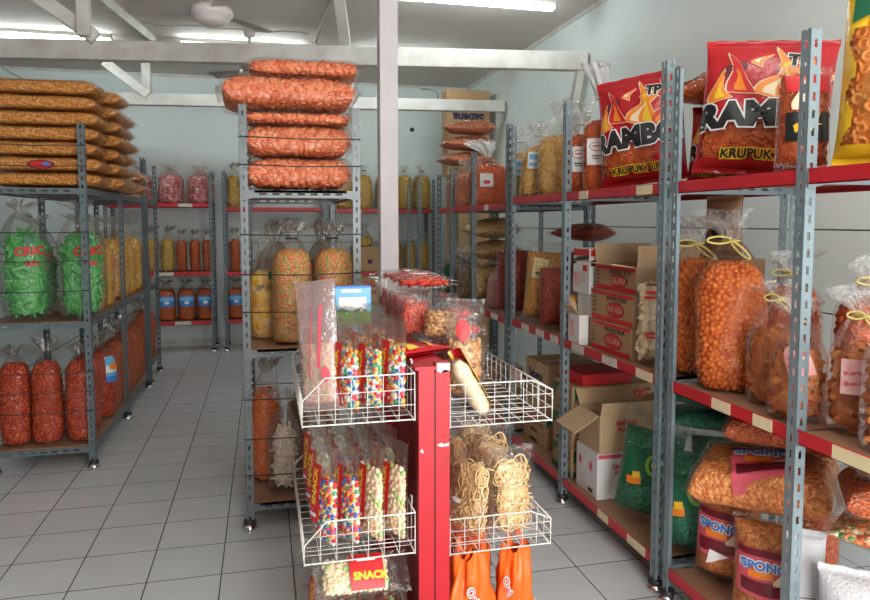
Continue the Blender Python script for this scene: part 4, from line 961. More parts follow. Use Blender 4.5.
# ------------------------------------------------------------------ side rack, bottom shelf
gl = [tag(([(-.13, .16), (.10, .20), (.12, .36), (-.11, .36)], [(0, 1, 2, 3)]), 'ink_green', [('printed_oval', place2d(oval(.09, .11), .04, .30), 'ink_lime'), ('printed_oval', place2d(oval(.05, .07), .04, .30), 'ink_green'), ('printed_oval', place2d(oval(.03, .04), .045, .305), 'ink_yellow'), ('printed_panel', place2d(rect(.08, .04), -.05, .205, .15), 'ink_orange'), ('printed_panel', place2d(rect(.04, .03), -.04, .235, .15), 'ink_yellow'), ('printed_panel', place2d(rect(.08, .025), .06, .39), 'ink_sky')])]
GRN = pillow(.33, .54, .19, 'green_grain', fill=.84, film='film', seed=61, tags=gl)
GRNL = pillow(.38, .50, .15, 'green_grain', film='film', lying=True, seed=62)
g = 'green granule bags on the bottom shelf'
spawn(GRN, 'snack_bag', 'green granule bag with orange and lime label, leaning by the white pink-edged carton', 'snack bag', (1.66, 2.80, SB + .001), (-.06, .12, face_cam(1.66, 2.8, -.25)), g, .86)
spawn(GRN, 'snack_bag', 'green granule bag standing directly behind the double post', 'snack bag', (1.95, 2.62, SB + .001), (-.04, .0, face_cam(1.92, 2.6, .1)), g, .88)
spawn(GRN, 'snack_bag', 'green granule bag with shiny creases standing on the entrance side of the double post', 'snack bag', (1.695, 2.47, SB + .001), (-.04, 0, face_cam(1.7, 2.47, -.2)), g, .88)
spawn(GRNL, 'snack_bag', 'green granule bag lying on the standing ones beside the double post', 'snack bag', (1.80, 2.575, SB + .545), (0, .0, .9), g, .72) if False else None
spawn(GRNL, 'snack_bag', 'green granule bag lying on top of its stack, nearest the double post', 'snack bag', (1.80, 2.53, SB + .505), (0, 0, .9), g, (.72, .72, .55)) 
spawn(GRNL, 'snack_bag', 'topmost green granule bag under the middle shelf, by the double post', 'snack bag', (1.79, 2.53, SB + .595), (0, 0, .6), g, (.62, .62, .6))
def spong(x, z, rot=0.0, s=1.0):
    return tag(place2d(rect(.19 * s, .20 * s), x, z, rot), 'ink_pink', [('printed_panel', place2d(place2d(rect(.19 * s, .028 * s), 0, .085 * s), x, z, rot), 'ink_maroon'), ('printed_panel', place2d(place2d(rect(.16 * s, .055 * s), .0, -.055 * s), x, z, rot), 'ink_maroon'), ('printed_panel', place2d(place2d(rect(.09 * s, .03 * s), -.01, 0), x, z, rot), 'ink_orange'), ('printed_panel', place2d(place2d(flame(.05 * s, .07 * s, .3), .06 * s, -.035 * s), x, z, rot), 'ink_cream'),
            ('lettering', place2d(place2d(text_mesh('SPONG', .05 * s, .006), 0, .035 * s), x, z, rot), 'ink_white'), ('lettering', place2d(place2d(text_mesh('SPONG', .05 * s, .002), 0, .035 * s), x, z, rot), 'ink_blue')], eps=.005)
wtri = tag(([(-.10, .12), (.0, .16), (-.09, .2)], [(0, 1, 2)]), 'paper', eps=.012)
SP1 = pillow(.26, .41, .20, 'spice', film='film_soft', seed=63, tags=[spong(-.02, .24), tag(([(-.06, .10), (.03, .15), (-.05, .17)], [(0, 1, 2)]), 'paper', name='paper_corner', eps=.014)], sagz=.15)
SP2 = pillow(.28, .41, .20, 'spice', film='film_soft', seed=64, tags=[spong(-.03, .22)], sagz=.15)
SPL = pillow(.36, .46, .155, 'spice', film='film', lying=True, seed=65, boxy=True, tags=[spong(-.06, .22, -1.39, 1.1)], sagz=.05)
SPL2 = pillow(.34, .46, .15, 'rust', film='film', lying=True, seed=66, boxy=True, tags=[spong(-.06, .20, -1.39, 1.0)], sagz=.05)
RST = pillow(.33, .46, .145, 'rust', film='film', lying=True, seed=67, boxy=True, sagz=.05)
g = 'orange flake bags on the bottom shelf'
spawn(SP1, 'snack_bag', 'standing orange flake bag with pink SPONG label and white paper corner', 'snack bag', (1.69, 2.245, SB + .001), (-.02, .03, face_cam(1.68, 2.2, -.15)), g, (.9, .9, .80))
spawn(SP2, 'snack_bag', 'standing orange flake bag with pink SPONG label, just before the nearest post at floor level', 'snack bag', (1.68, 1.99, SB + .001), (-.02, .0, face_cam(1.67, 1.95, .05)), g, (.9, .9, .78))
spawn(SPL, 'snack_bag', 'orange flake bag with SPONG label lying across the two standing ones', 'snack bag', (1.74, 2.10, SB + .352), (-.08, -.10, .75), g, (1.0, 1.0, 1.0))
spawn(SPL2, 'snack_bag', 'rust orange flake bag with SPONG label, second from top of the pile before the nearest post', 'snack bag', (1.85, 1.92, SB + .575), (0, -.06, .6), g, .9) if False else None
SUP = pillow(.30, .42, .20, 'rust', film='film', seed=68)
spawn(SUP, 'snack_bag', 'rust orange bag standing against the rack back behind the SPONG bags', 'snack bag', (1.97, 2.13, SB + .001), (0, 0, face_cam(1.95, 2.1)), g, .66)
spawn(SPL2, 'snack_bag', 'rust orange flake bag with SPONG label, upper one of the pile before the nearest post', 'snack bag', (1.83, 2.10, SB + .566), (-.0, -.0, .8), g, (.9, .9, .68))
spawn(RST, 'snack_bag', 'small rust orange bag with folded white-sealed end, right under the middle shelf', 'snack bag', (1.79, 2.10, SB + .668), (0, 0, .9), g, (.6, .6, .30))
# bay by the entrance
g = 'rust orange bags by the entrance'
RS2 = pillow(.36, .26, .2, 'rust', film='film', seed=69)
SACK = pillow(.24, .40, .17, None, film='sack', seed=70, tags=[tag(place2d(rect(.12, .003), 0, .2), 'ink_brown', name='print_line'), tag(place2d(rect(.003, .12), .06, .14), 'ink_brown', name='print_line')])
RIN = pillow(.30, .33, .17, None, film='sack', seed=71, tags=[tag(place2d(text_mesh('Kuning Asem', .04, .0008, shear=.2), 0, .255), 'ink_black', name='lettering'), tag(place2d(text_mesh('RIN', .085, .003, shear=.1), .0, .185), 'ink_lime', name='lettering'), tag(place2d(rect(.2, .008), 0, .11), 'ink_lime', name='print_line')])
spawn(SACK, 'sack', 'plain white sack standing right beside the nearest post at floor level', 'sack', (1.635, 1.79, SB + .009), (0, 0, face_cam(1.63, 1.79, .1)), None, (.48, .5, .9))
spawn(RIN, 'sack', 'white sack with black script and lime RIN lettering at floor level', 'sack', (1.70, 1.60, SB + .001), (0, 0, face_cam(1.70, 1.6, .1)), None, .95)
spawn(pillow(.30, .40, .13, 'mixveg', film='film_soft', lying=True, seed=72), 'snack_bag', 'mixed snack bag with green and cream bits, sealed end hanging towards the nearest post', 'snack bag', (1.79, 1.60, SB + .395), (.03, -.03, .6), None, (.85, .85, .8))
spawn(RST, 'snack_bag', 'lower rust orange bag lying above the mixed snack bag by the entrance', 'snack bag', (1.80, 1.575, SB + .518), (0, .0, .9), g, (.8, .8, .7))
spawn(RST, 'snack_bag', 'upper rust orange bag lying under the spicy chip shelf by the entrance', 'snack bag', (1.80, 1.575, SB + .632), (0, .0, .75), g, (.62, .62, .45))

# ------------------------------------------------------------------ rack with the green bags
ct = [tag(place2d(text_mesh('CRIC', .068, .003), .05, .41, .05), 'ink_red', name='lettering'), tag(place2d(text_mesh('MIX', .04, .002), .06, .335, .05), 'ink_red', name='lettering'), tag(place2d(oval(.055, .05), .05, .475), 'ink_green', name='printed_oval')]
GB = tied_bag(.285, .25, .56, .65, .72, 2.4, 'green_stick', ['stick'], .095, 620, film='film_soft', plume='film_plume', seed=81, tags=ct, spread=.30, belly=.04)
GB2 = tied_bag(.285, .25, .56, .65, .72, 2.4, 'green_stick', ['stick'], .095, 620, film='film_soft', plume='film_plume', seed=82, tags=ct, spread=.30, belly=.05)
g = 'bags of green sticks'
spawn(GB, 'snack_bag', 'bag of green sticks at the corner post facing the aisle', 'snack bag', (-1.105, 4.765, .909), (0, 0, .1), g, (.90, .90, 1))
spawn(GB2, 'snack_bag', 'bag of green sticks, second in from the corner post', 'snack bag', (-1.41, 4.75, .909), (0, -.03, .1), g, (.90, .90, 1))
spawn(GB, 'snack_bag', 'bag of green sticks, third in from the corner post, cut by the picture edge', 'snack bag', (-1.69, 4.75, .909), (0, 0, face_cam(-1.6, 4.75, .2)), g) if False else spawn(GB, 'snack_bag', 'bag of green sticks, third in from the corner post and partly out of view', 'snack bag', (-1.44, 5.055, .909), (0, 0, .0), g, .88)
YM = tied_bag(.27, .24, .48, .56, .66, 2.4, 'yellowmix', film='film_soft', seed=83)
YM2 = tied_bag(.27, .24, .44, .55, .66, 2.4, 'yellowmix', film='film_soft', seed=84)
g = 'yellow and orange snack bags on the aisle edge'
for k, (y, lb) in enumerate([(5.075, 'directly behind the corner bag of green sticks'), (5.36, 'second behind the corner bag of green sticks'), (5.92, 'first past the second aisle post'), (6.22, 'second past the second aisle post'), (6.52, 'third past the second aisle post')]):
    spawn([YM, YM2][k % 2], 'snack_bag', 'yellow and orange bag on the aisle edge, ' + lb, 'snack bag', (-1.165, y, .909), .1 * (-1) ** k, g, .97)
spawn(tied_bag(.22, .2, .38, .45, .52, 2.5, 'rust', seed=85), 'snack_bag', 'rust snack bag on the middle shelf of the short rack by the rear wall', 'snack bag', (-1.15, 7.0, .901), .2)
RB = tied_bag(.185, .19, .50, .54, .60, 2.8, 'ball_red', ['ball'], .027, 800, film='film', plume='film_grey', seed=86)
RB2 = tied_bag(.185, .19, .50, .55, .64, 2.8, 'ball_red', ['ball'], .027, 800, film='film', plume='film_grey', seed=87)
g = 'red orange cracker ball bags on the lowest shelf'
for k, (x, lb) in enumerate([(-1.125, 'at the corner post'), (-1.318, 'second in from the corner post'), (-1.495, 'third in from the corner post')]):
    spawn([RB, RB2, RB][k], 'snack_bag', 'red orange cracker ball bag on the lowest shelf, ' + lb, 'snack bag', (x, 4.72, .144), (0, 0, .03 * k), g, (.91, .91, 1))
tg = tag(place2d(rect(.12, .17), 0, .34), 'ink_sky', [('printed_panel', place2d(rect(.12, .05), 0, .34), 'ink_white'), ('printed_oval', place2d(oval(.07, .05), 0, .355), 'ink_orange'), ('printed_panel', place2d(rect(.12, .04), 0, .27), 'ink_blue')], args=(.9,))
RT = tied_bag(.23, .2, .45, .5, .58, 2.7, 'ball_red', ['ball'], .027, 700, plume='film_grey', seed=88, tags=[tg])
spawn(RT, 'snack_bag', 'red orange snack bag with sky-blue label on the lowest shelf facing the aisle', 'snack bag', (-1.15, 5.25, .144), .35)
RD = tied_bag(.22, .2, .45, .5, .58, 2.7, 'rust', plume='film_grey', seed=89)
g = 'red snack bags along the aisle on the lowest shelf'
for k, (y, lb) in enumerate([(4.95, 'directly behind the corner ball bag'), (5.5, 'just before the second aisle post'), (5.86, 'first past the second aisle post'), (6.10, 'second past the second aisle post'), (6.34, 'third past the second aisle post'), (6.57, 'last before the short rack')]):
    spawn(RB if k == 0 else RD, 'snack_bag', 'red snack bag along the aisle on the lowest shelf, ' + lb, 'snack bag', (-1.15, y, .144), .1 * (-1) ** k, g, .96)
for k, (y, lb) in enumerate([(6.98, 'nearer'), (7.22, 'farther')]):
    spawn(RD, 'snack_bag', lb + ' red snack bag on the lowest shelf of the short rack by the rear wall', 'snack bag', (-1.15, y, .209), .4 * k, g, .98)
# stack of long kernel bags on top
g = 'long bags of brown kernels stacked on the top shelf'
LONG = [pillow(.325, .66, .1015, 'corn', film='film', lying=True, seed=90 + k, sagz=.02, under=.45, boxy=True) for k in range(3)]
def side_logo():
    fn = lambda e: (lambda x, z: (-.1645 - e, x, z))
    q = [Part('logo', conform('logo', oval(.15, .066), lambda x, z: (-.1660, x, z + .043), M['ink_maroon'], flat=True), [Part('printed_oval', conform('printed_oval', oval(.12, .052), lambda x, z: (-.1668, x, z + .043), M['ink_red'], flat=True)), Part('printed_oval', conform('printed_oval', oval(.04, .026), lambda x, z: (-.1676, x - .03, z + .05), M['ink_blue'], flat=True))])]
    return q
names = ['bottom', 'second', 'third', 'fourth', 'fifth', 'sixth', 'topmost']
for st, (y, n_, dx, lb) in enumerate([(4.785, 7, 0, 'front stack'), (5.13, 7, .06, 'second stack back'), (5.475, 6, .05, 'third stack back'), (6.0, 2, .06, 'low rear stack')]):
    for k in range(n_):
        nm = 'topmost' if k == n_ - 1 else names[k]
        spawn(LONG[(k + st) % 3] + (side_logo() if st == 0 and k == 1 else []), 'snack_bag', 'long bag of brown kernels, %s of the %s above the green stick bags' % (nm, lb), 'snack bag', (-1.285 + dx + .012 * math.sin(k * 2.1 + st), y + .01 * math.cos(k * 1.7), 1.7095 + .0912 * k), (0, 0, PI / 2 + .03 * math.sin(k * 3 + st)), g, (1, 1, .82))
RLG = tied_bag(.3, .26, .1, .12, .14, 2.5, 'corn', seed=95)
# ------------------------------------------------------------------ narrow rack in the middle
g = 'bags of pink crackers stacked on the narrow rack'
def PK(w, l, t, sd): return pillow(w, l, t, 'peanut', ['flat'], .036, 1100, lying=True, seed=sd, spread=.55, sagz=.0, under=.46, boxy=True)
PKS = [PK(.40, .53, .143, 101), PK(.40, .53, .143, 102), PK(.38, .53, .054, 103), PK(.42, .66, .140, 104), PK(.40, .55, .08, 105)]
zz = 1.659
for k, (dx, dy, h_) in enumerate([(0, 0, .158), (0, .0, .158), (.0, .0, .073), (-.045, -.0, .168), (.04, .06, .1)]):
    spawn(PKS[k], 'snack_bag', ['lowest of the stacked pink cracker bags on the narrow rack', 'second lowest pink cracker bag in the narrow rack stack', 'thin flat pink cracker bag in the middle of the narrow rack stack', 'widest pink cracker bag, overhanging the narrow rack stack at its side', 'topmost pink cracker bag on the narrow rack stack'][k], 'snack bag', (.178 + dx, 3.70 + dy, zz), (0, (0, 0, 0, .04, 0)[k], PI / 2 + (.0, .01, -.02, .03, -.05)[k]), g)
    zz += h_
PS = tied_bag(.20, .19, .47, .52, .60, 2.6, 'pastel', film='film', plume='film_grey', seed=106, tie='wire_dark', belly=.02)
g = 'pastel granule bags on the narrow rack'
spawn(PS, 'snack_bag', 'tall bag of pastel orange and green granules, nearer the dark aisle', 'snack bag', (.13, 3.60, .894), (-.02, .02, .1), g)
spawn(PS, 'snack_bag', 'tall bag of pastel orange and green granules behind the blue printed box', 'snack bag', (.345, 3.615, .894), (-.02, .0, .15), g)
spawn(tied_bag(.17, .16, .36, .46, .56, 2.4, 'yellowmix', film='film_soft', seed=107, tags=[tag(place2d(text_mesh('IP.OS', .045, .001), 0, .27), 'ink_green', name='lettering'), tag(place2d(oval(.05, .05), .03, .33), 'ink_green', name='printed_oval')]), 'snack_bag', 'yellow snack bag with green lettering in the narrow rack', 'snack bag', (.005, 3.82, .886), .15)
BRN = tied_bag(.22, .2, .42, .5, .64, 2.4, 'nest', ['chip'], .03, 300, film='film_grey', plume='film_grey', seed=108)
g = 'smoky brown bags deep in the narrow rack'
spawn(BRN, 'snack_bag', 'smoky brown bag deep in the narrow rack behind the yellow snack bag', 'snack bag', (.06, 4.15, .886), .4, g)
spawn(BRN, 'snack_bag', 'smoky brown bag deep in the narrow rack behind the pastel granule bags', 'snack bag', (.32, 4.05, .886), 1.4, g)
spawn(tied_bag(.15, .14, .36, .43, .52, 2.6, 'cream_sticks', ['stick'], .075, 420, film='film_soft', seed=109, spread=.28), 'snack_bag', 'bag of pale cream sticks low in the narrow rack', 'snack bag', (.085, 3.585, .134), (0, 0, .2))
spawn(tied_bag(.16, .16, .50, .58, .66, 2.5, 'ball', ['ring'], .03, 450, film='film_soft', plume='film_grey', seed=110), 'snack_bag', 'tall orange snack bag low in the narrow rack behind the pale cream sticks', 'snack bag', (.0, 3.79, .126), .2)
spawn(tied_bag(.17, .17, .45, .52, .6, 2.6, 'corn', film='film', plume='film_grey', seed=111), 'snack_bag', 'bag of brown kernels low in the narrow rack beside the wire baskets', 'snack bag', (.28, 3.60, .134), .2)
spawn(BRN, 'snack_bag', 'smoky brown bag low in the narrow rack at the back', 'snack bag', (.22, 3.95, .126), .2, None, .95)

# ------------------------------------------------------------------ rear wall racks
PKB = tied_bag(.30, .24, .33, .38, .42, 2.8, 'pinkmix', seed=121, plume='film_pink', film='film')
g = 'pink mixed snack bags on the rear wall rack'
for x, lb in ((-1.335, 'half hidden by the dark rack post'), (-1.015, 'middle of three'), (-.695, 'nearest the narrow rack')):
    spawn(PKB, 'snack_bag', 'pink mixed bag on the rear top shelf, ' + lb, 'snack bag', (x, 8.56, 1.709), .1 - x, g)
RS = tied_bag(.125, .14, .38, .44, .50, 2.6, 'rust', seed=122, plume='film_grey')
GS = tied_bag(.15, .15, .38, .44, .52, 2.6, 'pasta_dim', ['chip'], .03, 300, seed=123, plume='film_grey')
spawn(GS, 'snack_bag', 'golden cracker bag beside slim red bags on the rear wall middle shelf', 'snack bag', (-1.07, 8.56, .934), .1)
spawn(GS, 'snack_bag', 'golden cracker bag behind the dark rack post on the rear wall middle shelf', 'snack bag', (-1.25, 8.56, .934), .5)
g = 'slim red snack bags on the rear wall middle shelf'
for x, lb in ((-.92, 'next to the golden cracker bag'), (-.775, 'middle of three'), (-.635, 'nearest the rack post')):
    spawn(RS, 'snack_bag', 'slim red snack bag on the rear wall middle shelf, ' + lb, 'snack bag', (x, 8.55, .934), .08, g, .95)
bl = tag(place2d(rect(.15, .12), 0, .22), 'ink_blue', [('printed_panel', place2d(rect(.15, .04), 0, .245), 'ink_sky'), ('printed_oval', place2d(oval(.05, .03), 0, .205), 'ink_white')])
RL = tied_bag(.20, .19, .36, .42, .47, 2.6, 'rust', seed=124, plume='film_grey', tags=[bl])
g = 'red bags with blue labels on the rear wall lowest shelf'
for x, lb in ((-1.10, 'beside the dark rack post'), (-.88, 'middle of three'), (-.67, 'nearest the narrow rack')):
    spawn(RL, 'snack_bag', 'red blue-labelled bag on the rear wall lowest shelf, ' + lb, 'snack bag', (x, 8.55, .369), face_cam(x, 8.5), g)
for z, P_, nm in ((1.669, GS, 'golden cracker bag'), (.924, RS, 'slim red snack bag'), (.369, RL, 'red bag with blue label')):
    spawn(P_, 'snack_bag', nm + ' alone at the end of the half hidden rear wall rack', 'snack bag', (-.33, 8.56, z), .1)
PD = tied_bag(.235, .22, .42, .47, .54, 3.0, 'pasta_dim', ['chip', 'curl'], .036, 380, seed=125, tie='ink_brown')
g = 'golden cracker bags on the rear wall rack beyond the pillar'
for k, x in enumerate((.95, 1.2, 1.45, 1.70, 1.925)):
    spawn(PD, 'snack_bag', 'golden cracker bag on the rear wall top shelf, ' + ['behind the narrow rack', 'just before the white pillar', 'hidden behind the white pillar', 'first past the white pillar', 'second past the white pillar'][k], 'snack bag', (x, 8.56, 1.654), PI / 2 * k + .06, g, (.89, .89, 1))
PD2 = tied_bag(.17, .18, .42, .48, .54, 3.0, 'pasta_dim', ['chip', 'curl'], .034, 330, seed=126, tie='ink_brown')
for k, x in enumerate((1.43, 1.60, 1.77, 1.94)):
    spawn(PD2, 'snack_bag', 'slim golden cracker bag on the rear wall middle shelf, ' + ['hidden behind the white pillar', 'first past the white pillar', 'second past the white pillar', 'third past the white pillar'][k], 'snack bag', (x, 8.56, .899), PI * k + .0, g, .84)
spawn(tied_bag(.2, .2, .12, .2, .28, 3.0, 'pasta_dim', ['chip'], .034, 150, seed=127), 'snack_bag', 'golden cracker bag sitting on the brown carton just before the white pillar', 'snack bag', (1.20, 8.56, 1.20), .3)
spawn(carton(.3, .26, .30, 'carton', front=[blk(.06, .05, .05, .12, 'ink_navy')]), 'carton', 'brown carton with navy mark on the rear wall middle shelf before the white pillar', 'carton', (1.20, 8.56, .899), 0)
spawn(carton(.34, .28, .33, 'carton_lt', front=[txt('GG', .10, -.0, .22, 'ink_red', .004), txt('OCPIE', .06, .0, .12, 'ink_red', .002), blk(.1, .03, -.05, .04, 'ink_maroon')]), 'carton', 'carton with red GG lettering on the rear wall rack before the white pillar', 'carton', (1.24, 8.57, .522), 0)
spawn(carton(.34, .28, .31, 'carton'), 'carton', 'brown carton under the GG carton on the lowest rear shelf', 'carton', (1.24, 8.57, .209), 0)
for x, lb in ((1.57, 'nearer the white pillar'), (1.83, 'farther from the white pillar')):
    spawn(carton(.20, .2, .46, 'ink_maroon', front=[blk(.03, .40, -.08, .24, 'ink_white'), blk(.1, .1, .02, .36, 'tag_pink')], tape=False), 'carton', 'dark upright carton with white stripe, lowest rear shelf, ' + lb, 'carton', (x, 8.56, .209), 0)

# ------------------------------------------------------------------ red display stand with wire baskets
GX0, GX1, GY0, GY1, GZ = .462, .560, 2.10, 3.36, 1.05
def stand():
    r = root('display_stand', 'red enamelled double-sided display stand with chipped paint in the middle aisle', 'display stand', ((GX0 + GX1) / 2, GY0, 0))
    w = GX1 - GX0; l = GY1 - GY0
    def part(nm, boxes, m):
        mb = MB()
        for b in boxes: mb.box(*b)
        return link(bpy.data.objects.new(nm, mb.mesh(nm, M[m])), r)
    part('core_panel', [(-.012, .012, .03, l - .03, .10, GZ - .012)], 'red')
    part('upright', [(-w / 2, .0, 0, .03, 0.001, GZ - .012)], 'red'); part('upright', [(.004, w / 2, -.006, .03, 0.001, GZ + .012)], 'red')
    part('upright', [(-w / 2, w / 2, l - .03, l, 0.001, GZ - .012)], 'red'); part('upright', [(-w / 2, -.013, l * .5, l * .5 + .03, .1, GZ - .012)], 'red')
    part('top_board', [(-w / 2 - .012, .0035, -.004, l + .01, GZ - .011, GZ), (.0036, w / 2, .031, l + .01, GZ - .011, GZ)], 'red')
    part('kick_plate', [(-w / 2, w / 2, .031, l - .031, .001, .095)], 'red')
    part('seam', [(.0005, .0035, -.001, .001, .02, GZ - .02)], 'ink_maroon')
    chips = [Part('paint_chip', conform('paint_chip', ([(-.021, -.01), (-.008, -.018), (.003, -.006), (.021, -.012), (.022, .012), (-.02, .014)], [tuple(range(6))]), lambda x, z: (x + .028, -.0068, z + GZ - .004), M['chip_white'], flat=True)),
             Part('paint_chip', conform('paint_chip', ([(-.02, 0), (-.004, .006), (.0, .0), (.02, .004), (.018, -.006), (-.01, -.007)], [tuple(range(6))]), lambda x, z: (x + .028, -.0068, z + .80), M['chip_white'], flat=True)),
             Part('paint_chip', conform('paint_chip', ([(-.006, 0), (.002, .01), (.006, -.006)], [(0, 1, 2)]), lambda x, z: (x - .04, -.0012, z + .78), M['chip_white'], flat=True))]
    add_parts(chips, r)
    return r
stand()
def basket(label, side, z0, hf, hb, D=.345, Ln=.74, group='white wire baskets on the red stand', tagged=False, bottom=True):
    """wire basket hung on the stand; side -1/+1 = which aisle; hf height at the open front, hb height at the stand"""
    x0 = (GX0 - .013) if side < 0 else (GX1 + .004)
    r = root('wire_basket', label, 'basket', (x0, GY0, z0), 0, group)
    X = lambda a: side * a; rw, rr = .0013, .0025
    def P_(nm, lst):
        mb = MB()
        for pts, rad in lst: mb.tube(pts, rad, 5)
        link(bpy.data.objects.new(nm, mb.mesh(nm, M['wire_white'], True)), r)
    kx = D * .80
    ends = []
    for y in (0, Ln):
        L_ = [([(X(0), y, 0), (X(0), y, hb), (X(kx), y, hb), (X(D), y, hf), (X(D), y, 0), (X(0), y, 0)], rr)]
        nx = 7
        for i in range(1, nx):
            a = D * i / nx; t = hb if a < kx else hb + (hf - hb) * (a - kx) / (D - kx)
            L_.append(([(X(a), y + .003, 0), (X(a), y + .003, t)], rw))
        for q in (.33, .66):
            zq = hb * q; e = D if zq < hf else D - (D - kx) * (zq - hf) / (hb - hf)
            L_.append(([(X(0), y - .003, zq), (X(e), y - .003, zq)], rw))
        P_('end_grid', L_)
    L_ = [([(X(D), 0, hf), (X(D), Ln, hf)], rr)]
    n = 13
    for i in range(1, n): L_.append(([(X(D), Ln * i / n, 0), (X(D), Ln * i / n, hf)], rw))
    for q in (.4, .75): L_.append(([(X(D) + side * .003, 0, hf * q), (X(D) + side * .003, Ln, hf * q)], rw))
    P_('front_grid', L_)
    L_ = [([(X(0), 0, hb), (X(0), Ln, hb)], rr)]
    for i in range(1, n): L_.append(([(X(0), Ln * i / n, 0), (X(0), Ln * i / n, hb)], rw))
    P_('back_grid', L_)
    L_ = []
    for i in range(0, n + 1): L_.append(([(X(0), Ln * i / n, 0), (X(D), Ln * i / n, 0)], rw))
    for i in range(0, 8): L_.append(([(X(D * i / 7), 0, -.003), (X(D * i / 7), Ln, -.003)], rw if i not in (0, 7) else rr))
    P_('bottom_grid', L_)
    mb = MB()
    for q in (.06, Ln - .06): mb.tube([(X(0), q, hb - .012), (X(-.003), q, hb + .012), (X(-.003), q, hb + .03), (X(.002), q, hb + .034)], .003, 5)
    link(bpy.data.objects.new('hanging_hook', mb.mesh('hanging_hook', M['wire_white'], True)), r)
    if tagged:
        mb = MB(); mb.box(X(D) - .002 + side * .006, X(D) + .002 + side * .006, .30, .42, hf - .05, hf - .005); o = link(bpy.data.objects.new('price_label', mb.mesh('price_label', M['paper'])), r)
    return r
basket('upper white wire basket full of candy ball packets on the red stand', -1, .885, .078, .145)
basket('second white wire basket with puff packets below the candy ball packets', -1, .455, .06, .13)
basket('lowest white wire basket under the puff packets on the red stand', -1, .07, .055, .125)
basket('nearly empty upper white wire basket holding the cream roll packet', 1, .852, .10, .135, tagged=True, D=.345)
basket('white wire basket holding noodle stick packets', 1, .435, .085, .115, D=.345)
basket('lowest white wire basket holding the orange carrier bags', 1, .07, .10, .135, D=.345)

def snack_tag(x, z, w=.05, h=.15, rot=0.0, txt_='SNACK'):
    return tag(place2d(rect(w, h), x, z, rot), 'ink_red', [('lettering', place2d(place2d(text_mesh(txt_, .034, .0016), 0, .02, PI / 2), x, z, rot), 'ink_yellow'), ('printed_panel', place2d(rect(w * .7, .012), x, z - h * .36, rot), 'ink_white'), ('printed_panel', place2d(rect(w * .5, .008), x, z - h * .26, rot), 'ink_pink')], name='label', eps=.003)
CANDY = pillow(.15, .28, .051, 'candy', ['ball'], .0155, 600, fill=.70, seed=141, tags=[snack_tag(-.004, .12, .052, .20)], sagz=.45, film='film', seal=.012)
CANDY2 = pillow(.15, .27, .050, 'candy', ['ball'], .0155, 600, fill=.70, seed=142, tags=[snack_tag(-.006, .115, .05, .19)], sagz=.4, film='film', seal=.012)
PUFF = pillow(.15, .30, .050, 'popcorn', ['puff'], .021, 340, fill=.76, seed=143, tags=[snack_tag(-.012, .15, .06, .18, .0)], sagz=.35, film='film', seal=.012)
PUFFC = pillow(.15, .30, .050, 'candy', ['ball'], .0155, 600, fill=.68, seed=144, tags=[snack_tag(-.012, .16, .06, .18, .0)], sagz=.4, film='film', seal=.012)
PINKP = pillow(.19, .39, .085, 'popcorn', ['puff'], .02, 200, fill=.5, seed=145, tags=[tag(place2d(rect(.014, .20), .035, .22, -.12), 'ink_pink', name='print_line'), tag(place2d(rect(.006, .22), -.01, .2, -.12), 'ink_pink', name='print_line'), tag(place2d(oval(.035, .05), .05, .10), 'ink_pink', name='printed_oval')], film='film_pink', seal=.012)
zb = .8885
th = -1.12
rowname = ['nearest', 'second', 'third']
colname = ['against the red stand', 'second from the red stand', 'third from the red stand', 'fourth from the red stand']
g = 'candy ball packets in the upper basket'
for j in range(3):
    for i in range(4):
        P_ = [CANDY, CANDY2][(i + j) % 2]
        if j == 0 and i == 3: continue
        spawn(P_, 'snack_packet', 'packet of coloured candy balls, %s, %s row in the upper basket' % (colname[i], rowname[j]), 'snack packet', (.396 - .074 * i, GY0 + .105 + .185 * j, zb), (-.02 + .012 * ((i + j) % 3), -.012, th + .012 * ((i + 2 * j) % 3 - 1)), g, (1, .9, 1))
spawn(PINKP, 'snack_packet', 'tall hazy pinkish packet with red stripe leaning out at the front of the upper basket', 'snack packet', (.178, GY0 + .13, zb), (-.10, -.15, -.7), None, (.85, .62, 1.0))
spawn(PINKP, 'snack_packet', 'hazy pinkish packet behind the tall one, at the open front of the upper basket', 'snack packet', (.165, GY0 + .33, zb), (-.05, .04, -1.2), None, .8) if False else None
zb2 = .4585
g = 'puff packets in the second basket'
for j in range(3):
    for i in range(4):
        P_ = [PUFF, PUFF, PUFFC, PUFFC][(i + j) % 4] if j else [PUFF, PUFF, PUFFC, PUFFC][i]
        spawn(P_, 'snack_packet', 'red-labelled packet of %s, %s, %s row in the second basket' % ('puffs' if P_ is PUFF else 'candy balls', colname[i], rowname[j]), 'snack packet', (.396 - .074 * i, GY0 + .105 + .185 * j, zb2), (-.03 + .015 * ((i + j) % 3), -.015, th + .012 * ((i + 2 * j) % 3 - 1)), g, (1, .9, 1.03))
zb3 = .0735
g = 'puff packets in the lowest basket'
for j in range(2):
    for i in range(4):
        P_ = [PUFF, PUFFC][(i + j) % 2]
        spawn(P_, 'snack_packet', 'red-labelled packet of %s, %s, %s row in the lowest basket' % ('puffs' if P_ is PUFF else 'candy balls', colname[i], rowname[j]), 'snack packet', (.396 - .074 * i, GY0 + .105 + .185 * j, zb3), (-.02, .03 * ((i * 2 + j) % 3 - 1), th), g, (1, .9, .72))
